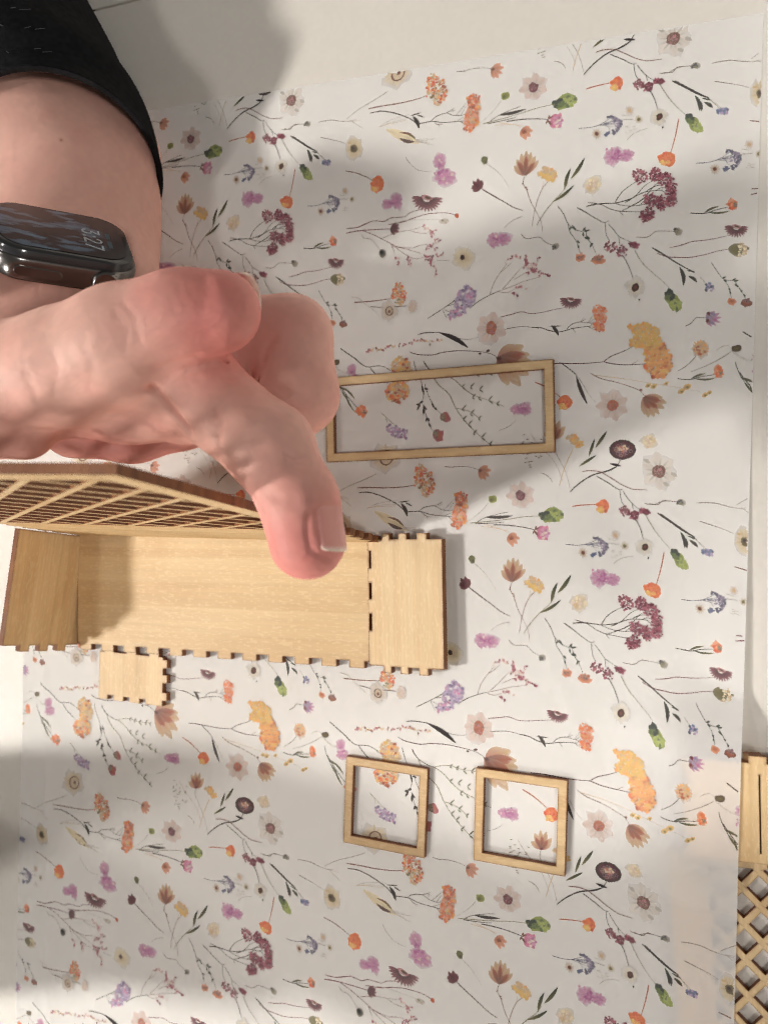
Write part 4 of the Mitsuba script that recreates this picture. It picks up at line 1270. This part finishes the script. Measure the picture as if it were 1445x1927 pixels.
def nail(key, centre, axis, out, length, width, rad, tip_free=1.6, lift=0.0, label=None, project=True):
    axis = axis / np.linalg.norm(axis)
    out = out - axis * (axis @ out)
    out /= np.linalg.norm(out)
    side = np.cross(axis, out)
    nu_, nv_ = 22, 26
    a = np.linspace(-1, 1, nu_)
    t = np.linspace(0, 1, nv_)
    A, Tt = np.meshgrid(a, t, indexing='ij')
    half = width / 2 / rad
    shrink = np.where(Tt < 0.3, np.sqrt(np.clip(1 - ((0.3 - Tt) / 0.3) ** 2 * 0.8, 0, 1)), 1.0)
    shrink = np.where(Tt > 0.9, shrink * (1 - 0.25 * ((Tt - 0.9) / 0.1) ** 2), shrink)
    ang = A * half * shrink
    L = (Tt - 0.35) * length + 0.9 * (1 - A ** 2) * (Tt - 0.2)
    q = v2 - centre
    near_ = np.linalg.norm(q, axis=1) < 26
    q = q[near_]
    ql, qo, qs = q @ axis, q @ out, q @ side
    qa, qr = np.arctan2(qs, qo), np.hypot(qo, qs)
    sel = np.abs(qa) < 2.2
    Lc = np.minimum(L, (1 - 0.35) * length - tip_free)
    r = griddata(np.stack([ql[sel], qa[sel] * rad], 1), qr[sel], (Lc, ang * rad), method='linear', fill_value=rad)
    r = (gaussian_filter(r, 1.2) if project else rad) + 0.10 + lift * Tt - 0.5 * np.clip(1 - Tt / 0.2, 0, 1) ** 2 - 0.6 * np.clip((np.abs(A) - 0.72) / 0.28, 0, 1) ** 2
    p = centre + L[..., None] * axis + (r * np.cos(ang))[..., None] * out + (r * np.sin(ang))[..., None] * side
    top = p.reshape(-1, 3)
    low = (p - 0.45 * (np.cos(ang)[..., None] * out + np.sin(ang)[..., None] * side)).reshape(-1, 3)
    i = np.arange(nu_ * nv_).reshape(nu_, nv_)
    q = np.stack([i[:-1, :-1], i[1:, :-1], i[1:, 1:], i[:-1, 1:]], -1).reshape(-1, 4)
    f = np.vstack([q[:, :3], q[:, [0, 2, 3]]])
    rim = np.r_[i[0, :], i[1:, -1], i[-1, -2::-1], i[-2:0:-1, 0]]
    n = nu_ * nv_
    r2 = np.roll(rim, -1)
    fr = np.vstack([np.stack([rim, r2, r2 + n], 1), np.stack([rim, r2 + n, rim + n], 1)])
    m = trimesh.Trimesh(np.vstack([top, low]), np.vstack([f, f[:, ::-1] + n, fr]), process=False)
    free = np.clip((Tt.ravel() * length - (length - tip_free)) / 0.5, 0, 1)[:, None]
    c = srgb((213, 146, 136)) * (1 - free) + srgb((232, 205, 188)) * free
    lun = np.clip(1 - Tt.ravel() / 0.22, 0, 1)[:, None]
    c = c * (1 - 0.35 * lun) + srgb((226, 176, 162)) * 0.35 * lun
    add(key, m, 'nail', smooth=True, color=np.vstack([c, c * 0.92]))
    tag(key, label)


I3p, I4p = Jp['I3'][0], Jp['I4'][0]
ax_i = I4p - I3p
nail('person__fingernail', I3p + 0.64 * ax_i, ax_i, camdir((0.90, -0.05, -0.44)), 9.4, 12.0, 7.4, 1.0, 0.05, 'pale pink index fingernail')
ax_t = Jp['T5'][0] - Jp['T4'][0]
nail('person__fingernail_001', Jp['T5'][0] - 0.05 * ax_t, ax_t, camdir((0.10, -0.62, 0.77)), 10.5, 13.0, 8.0, 1.5, 0.0, 'pale thumbnail seen edge on', project=False)

# sleeve: swept rings with a turned cuff
sc = [C3(110, 316, 274), C3(83, 248, 279), C3(36, 150, 284), C3(-45, 10, 293), C3(-150, -170, 306), C3(-260, -350, 322)]
sr = [30.6, 30.6, 30.4, 32.5, 36, 40]
tt = np.arange(len(sc))
ts = np.linspace(0, len(sc) - 1, 90)
cc = np.stack([PchipInterpolator(tt, np.array(sc)[:, k])(ts) for k in range(3)], 1)
rr = PchipInterpolator(tt, sr)(ts)
cuff_n = camdir((0.06, 0.78, -0.62))            # the cuff's opening looks towards the hand
tang = np.gradient(cc, axis=0)
tang /= np.linalg.norm(tang, axis=1, keepdims=True)
wgt = np.exp(-(ts / 0.9) ** 2)[:, None]
tang = -(cuff_n * wgt) + tang * (1 - wgt)
tang /= np.linalg.norm(tang, axis=1, keepdims=True)
na = 120
an = np.linspace(0, 2 * np.pi, na, endpoint=False)
rings, uvs = [], []
seq = [(0, -2.2, 3.0), (0, -2.0, 0.8)] + [(k, 0.0, 0.0) for k in range(len(ts))]
acc_l = np.r_[0, np.cumsum(np.linalg.norm(np.diff(cc, axis=0), axis=1))]
for n_, (k, dr_, back) in enumerate(seq):
    t = tang[k]
    e1 = np.cross(t, camdir((0.2, -0.7, -0.7)))
    e1 /= np.linalg.norm(e1)
    e2 = np.cross(t, e1)
    wr = 0.9 * np.sin(3 * an + k * 0.25) * min(1, k / 25) + 0.8 * np.sin(acc_l[k] / 7.0 + 2 * np.sin(an)) * min(1, k / 18)
    r = rr[k] + dr_ + wr
    p = cc[k] + t * back + np.cos(an)[:, None] * e1 * r[:, None] + np.sin(an)[:, None] * e2 * r[:, None]
    p[:, 2] = np.maximum(p[:, 2], 0.5)
    rings.append(p)
    uvs.append(np.stack([an * 0.03, np.full(na, acc_l[k] / 1000 + 0.002 * n_)], 1))
RV, RU = np.vstack(rings), np.vstack(uvs)
nr_ = len(rings)
i = np.arange(nr_ * na).reshape(nr_, na)
q = np.stack([i[:-1], np.roll(i, -1, 1)[:-1], np.roll(i, -1, 1)[1:], i[1:]], -1).reshape(-1, 4)
slv = trimesh.Trimesh(RV, np.vstack([q[:, :3], q[:, [0, 2, 3]]]), process=False)
add('person__sleeve', slv, 'sleeve_cloth', smooth=True, uv=RU)
tag('person__sleeve', 'black knitted sleeve with specks of pale lint')
# lint on the sleeve
lv, lf = [], []
for (a, b) in (((36, 17), (58, 16)), ((46, 52), (58, 49)), ((66, 54), (84, 52)), ((64, 91), (77, 90)), ((80, 97), (98, 96)), ((0, 45), (6, 48)), ((12, 95), (16, 99)), ((20, 14), (30, 13))):
    pts = []
    for x, y in (a, b):
        qd = (RV - CAM) @ WAX
        d = np.hypot(722.5 + FOC * qd[:, 0] / qd[:, 2] - x, 963.5 + FOC * qd[:, 1] / qd[:, 2] - y)
        c = np.argsort(d)[:24]
        k = c[qd[c, 2].argmin()]
        pts.append(CAM + ray((x, y)) * (qd[k, 2] - 0.25))
    tb = trimesh.creation.cylinder(0.075, segment=pts, sections=5)
    lv.append(tb)
add('person__sleeve__lint', trimesh.util.concatenate(lv), 'lint')
tag('person__sleeve__lint', kind='stuff')

# ------------------------------------------------------------------ the watch, strapped over the wrist
WM = np.eye(4)
WM[:3, 0], WM[:3, 1], WM[:3, 2], WM[:3, 3] = WL, WWd, WO, WCEN
if np.linalg.det(WM[:3, :3]) < 0:
    MIR = True
else:
    MIR = False
LW, LL = 33.2, 36.6


def rrect(l, w, r):
    return sbox(-l / 2 + r, -w / 2 + r, l / 2 - r, w / 2 - r).buffer(r, quad_segs=12)


def loft(levels, cap0=True, cap1=True):
    """Stacked outlines (polygon, z) joined into one closed skin."""
    n = 120
    V, F = [], []
    for pg, z in levels:
        ln = pg.exterior
        s = np.linspace(0, 1, n, endpoint=False)
        c = np.array([ln.interpolate(t, normalized=True).coords[0][:2] for t in s])
        a = np.arctan2(c[:, 1], c[:, 0])
        c = np.roll(c, -int(np.argmin(np.abs(a))), axis=0)
        if Polygon(c).exterior.is_ccw is False:
            c = c[::-1]
        V.append(np.column_stack([c, np.full(n, z)]))
    for k in range(len(levels) - 1):
        i = np.arange(n) + k * n
        j = np.roll(np.arange(n), -1) + k * n
        F += [np.stack([i, j, j + n], 1), np.stack([i, j + n, i + n], 1)]
    V = np.vstack(V)
    extra = []
    if cap0:
        extra.append((0, levels[0][1], True))
    if cap1:
        extra.append(((len(levels) - 1) * n, levels[-1][1], False))
    for st, z, fl_ in extra:
        c = len(V)
        V = np.vstack([V, [[0, 0, z]]])
        i = np.arange(n) + st
        j = np.roll(np.arange(n), -1) + st
        F.append(np.stack([i, j, np.full(n, c)], 1)[:, ::-1] if fl_ else np.stack([i, j, np.full(n, c)], 1))
    return trimesh.Trimesh(V, np.vstack(F), process=False)


def wput(key, m, bsdf, smooth=35, color=None):
    m = m.copy()
    m.apply_transform(WM)
    if MIR:
        m.faces = m.faces[:, ::-1]
    add(key, m, bsdf, smooth=smooth, color=color)


z0 = -8.8
case = loft([(rrect(LL - 4, LW - 4, 7), z0), (rrect(LL - 1, LW - 1, 8.5), z0 + 1.0), (rrect(LL, LW, 9), z0 + 2.6), (rrect(LL, LW, 9), z0 + 4.9), (rrect(LL - 0.4, LW - 0.4, 8.8), z0 + 6.0), (rrect(LL - 1.0, LW - 1.0, 8.5), z0 + 6.4)])
wput('wrist_watch__case', case, 'watch_steel')
cover = loft([(rrect(LL - 1.4, LW - 1.4, 8.4), z0 + 6.3), (rrect(LL - 1.5, LW - 1.5, 8.3), z0 + 7.2), (rrect(LL - 2.4, LW - 2.4, 7.8), z0 + 8.2), (rrect(LL - 4.2, LW - 4.2, 7.0), z0 + 8.7), (rrect(LL - 10, LW - 10, 4.6), z0 + 8.9)])
wput('wrist_watch__cover_glass', cover, 'watch_glass')
# what the screen shows: a dim blue picture, the date line and the time
sx = trimesh.Trimesh(*trimesh.remesh.subdivide_to_size(*(lambda m: (m.vertices, m.faces))(loft([(rrect(LL - 6, LW - 5.5, 6.0), 0.0), (rrect(LL - 6.02, LW - 5.52, 6.0), 0.001)], False, True)), max_edge=0.5), process=False)
sv = np.array(sx.vertices)
q = np.stack([sv[:, 0] / 9 + 20 + 0.25 * sv[:, 1], sv[:, 1] / 3.2 + 20 - 0.35 * sv[:, 0] / 3, 0 * sv[:, 0]], -1)
f1 = meshkit.fbm(q, 4, 3)
f2 = meshkit.fbm(q * 2.7, 3, 8)
k = np.clip((f1 - 0.52) / 0.12, 0, 1) * (0.35 + 0.65 * f2)
k *= np.clip((11.5 - sv[:, 0]) / 4, 0, 1)
scol = srgb((54, 52, 54)) * (1 - k[:, None]) + srgb((108, 134, 156)) * k[:, None]
sx.apply_translation([0, 0, z0 + 8.94])
scene['watch_screen'] = {'type': 'twosided', 'b': {'type': 'principled', 'base_color': {'type': 'mesh_attribute', 'name': 'vertex_color'}, 'roughness': 0.22, 'specular': 0.5, 'clearcoat': 0.4}}
wput('wrist_watch__screen', sx, 'watch_screen', smooth=True, color=scol)
tag('wrist_watch__screen', 'dark screen with dim blue streaks and the time 3:27')
scene['watch_digits'] = {'type': 'twosided', 'b': {'type': 'diffuse', 'reflectance': {'type': 'rgb', 'value': [0.46, 0.49, 0.52]}}}
scene['watch_dim'] = {'type': 'twosided', 'b': {'type': 'diffuse', 'reflectance': {'type': 'rgb', 'value': [0.12, 0.145, 0.165]}}}


def words(key, s, h, cx, cy, bs, bold=False):
    m = meshkit.text_mesh(s, h, 0.05, bold)
    m.apply_translation([-(m.bounds[0][0] + m.bounds[1][0]) / 2, -(m.bounds[0][1] + m.bounds[1][1]) / 2, 0])
    R = np.eye(4)
    R[:3, 0], R[:3, 1] = (0, 1, 0), (1, 0, 0)      # reads towards the hand, its top towards the far end
    m.apply_transform(R)
    m.faces = m.faces[:, ::-1]
    m.apply_translation([cx, cy, z0 + 9.0])
    wput(key, m, bs, smooth=False)


words('wrist_watch__time_digits', '3:27', 4.6, 7.4, 2.6, 'watch_digits')
dash = trimesh.util.concatenate([trimesh.creation.box((1.1, l, 0.05), trimesh.transformations.translation_matrix((11.6, y, z0 + 9.02))) for l, y in ((3.6, -1.0), (4.6, 4.6))])
wput('wrist_watch__date_line', dash, 'watch_dim', smooth=False)
crown = trimesh.creation.revolve(np.array([[0, 0], [3.0, 0], [3.3, 0.3], [3.3, 1.4], [2.9, 1.8], [0, 1.9]]), sections=60)
cv = np.array(crown.vertices)
rad = np.hypot(cv[:, 0], cv[:, 1])
cv[:, :2] *= np.where(rad > 3.2, 1 + 0.035 * np.sign(np.sin(np.arctan2(cv[:, 1], cv[:, 0]) * 30)), 1)[:, None]
crown.vertices = cv
Rm = trimesh.transformations.rotation_matrix(-math.pi / 2, (1, 0, 0))
crown.apply_transform(Rm)
crown.apply_translation([9.6, LW / 2 - 0.3, z0 + 3.5])
wput('wrist_watch__crown', crown, 'watch_steel')
btn = loft([(rrect(11.5, 2.6, 1.3), 0), (rrect(11.5, 2.6, 1.3), 0.3), (rrect(11.1, 2.2, 1.1), 0.45)])
btn.apply_transform(Rm)
btn.apply_translation([-6.5, LW / 2 - 0.1, z0 + 3.4])
wput('wrist_watch__side_button', btn, 'watch_steel')
link = trimesh.creation.cylinder(2.6, 22, sections=40)
link.apply_transform(trimesh.transformations.rotation_matrix(math.pi / 2, (1, 0, 0)))
link.apply_translation([-LL / 2 - 1.2, 1.5, z0 + 3.4])
wput('wrist_watch__strap_link', link, 'watch_steel')
strap = []
for k in range(9):
    a = math.radians(8 + k * 15)
    s_ = trimesh.creation.cylinder(2.2, 21, sections=28)
    s_.apply_transform(trimesh.transformations.rotation_matrix(math.pi / 2, (1, 0, 0)))
    s_.apply_translation([-LL / 2 - 5 - 14 * math.sin(a), 0, z0 + 2.5 - 26 * (1 - math.cos(a))])
    strap.append(s_)
wput('wrist_watch__strap', trimesh.util.concatenate(strap), 'watch_steel')
tag('wrist_watch', 'dark square wrist watch on the forearm showing 3:27 sideways', 'watch')

# ------------------------------------------------------------------ the other arm, resting beyond the lower left corner; its shadow falls across the paper
oc = [np.array(q, float) for q in ((-470, -300, 48), (-340, -228, 46), (-228, -146, 48), (-160, -132, 72), (-120, -138, 98))]
orad = [46, 43, 40, 37, 33]
o_t = np.arange(len(oc))
o_s = np.linspace(0, len(oc) - 1, 60)
occ = np.stack([PchipInterpolator(o_t, np.array(oc)[:, k])(o_s) for k in range(3)], 1)
orr = PchipInterpolator(o_t, orad)(o_s)
otg = np.gradient(occ, axis=0)
otg /= np.linalg.norm(otg, axis=1, keepdims=True)
rings, uvs = [], []
for k in range(60):
    e1 = np.cross(otg[k], [0, 0, 1.0])
    e1 /= np.linalg.norm(e1)
    e2 = np.cross(otg[k], e1)
    r = orr[k] + 0.9 * np.sin(4 * an + k * 0.4)
    p = occ[k] + np.cos(an)[:, None] * e1 * r[:, None] + np.sin(an)[:, None] * e2 * r[:, None]
    p[:, 2] = np.maximum(p[:, 2], 1.5)
    rings.append(p)
    uvs.append(np.stack([an * 0.035, np.full(na, k * 0.006)], 1))
i = np.arange(60 * na).reshape(60, na)
q = np.stack([i[:-1], np.roll(i, -1, 1)[:-1], np.roll(i, -1, 1)[1:], i[1:]], -1).reshape(-1, 4)
add('person__sleeve_001', trimesh.Trimesh(np.vstack(rings), np.vstack([q[:, :3], q[:, [0, 2, 3]]]), process=False), 'sleeve_cloth', smooth=True, uv=np.vstack(uvs))
HB = 2.2
lo2, hi2 = np.array([-190.0, -275.0, 40.0]), np.array([10.0, -150.0, 170.0])
sh2 = np.ceil((hi2 - lo2) / HB).astype(int)
g2 = np.stack(np.meshgrid(*[lo2[k] + HB * np.arange(sh2[k]) for k in range(3)], indexing='ij'), -1)
f2_ = Field(g2)
A3 = lambda *q: np.array(q, float)
d2 = f2_.chain([(A3(-165, -188, 60), 29), (A3(-118, -206, 84), 25), (A3(-98, -214, 96), 22)], 8)
d2 = smin(d2, f2_.chain([(A3(-98, -214, 96), 18), (A3(-66, -222, 116), 15)], 8), 10)
for k in range(4):
    b = A3(-66 + 3 * k, -236 + 11 * k, 118 - 2 * abs(k - 1.5))
    ln = (16, 19, 18, 14)[k]
    d2 = smin(d2, f2_.chain([(A3(-88, -220 + 4 * k, 104), 11), (b, 9.2), (b + A3(ln, 1, 14), 8.2), (b + A3(ln * 1.5, 2, 28), 7.4), (b + A3(ln * 1.3, 3, 40), 7.0)], 3), 3)
d2 = smin(d2, f2_.chain([(A3(-100, -204, 100), 12), (A3(-84, -190, 122), 10), (A3(-70, -188, 140), 8.6)], 4), 4)
V2, Q2 = surface_nets(d2, lo2, HB)
V2 += [8, 64, 20]
sk2 = trimesh.Trimesh(V2, np.vstack([Q2[:, :3], Q2[:, [0, 2, 3]]]), process=False)
if sk2.volume < 0:
    sk2.faces = sk2.faces[:, ::-1]
trimesh.smoothing.filter_taubin(sk2, iterations=8)
add('person__hand', sk2, 'skin', smooth=True, color=np.repeat(base[None], len(sk2.vertices), 0))
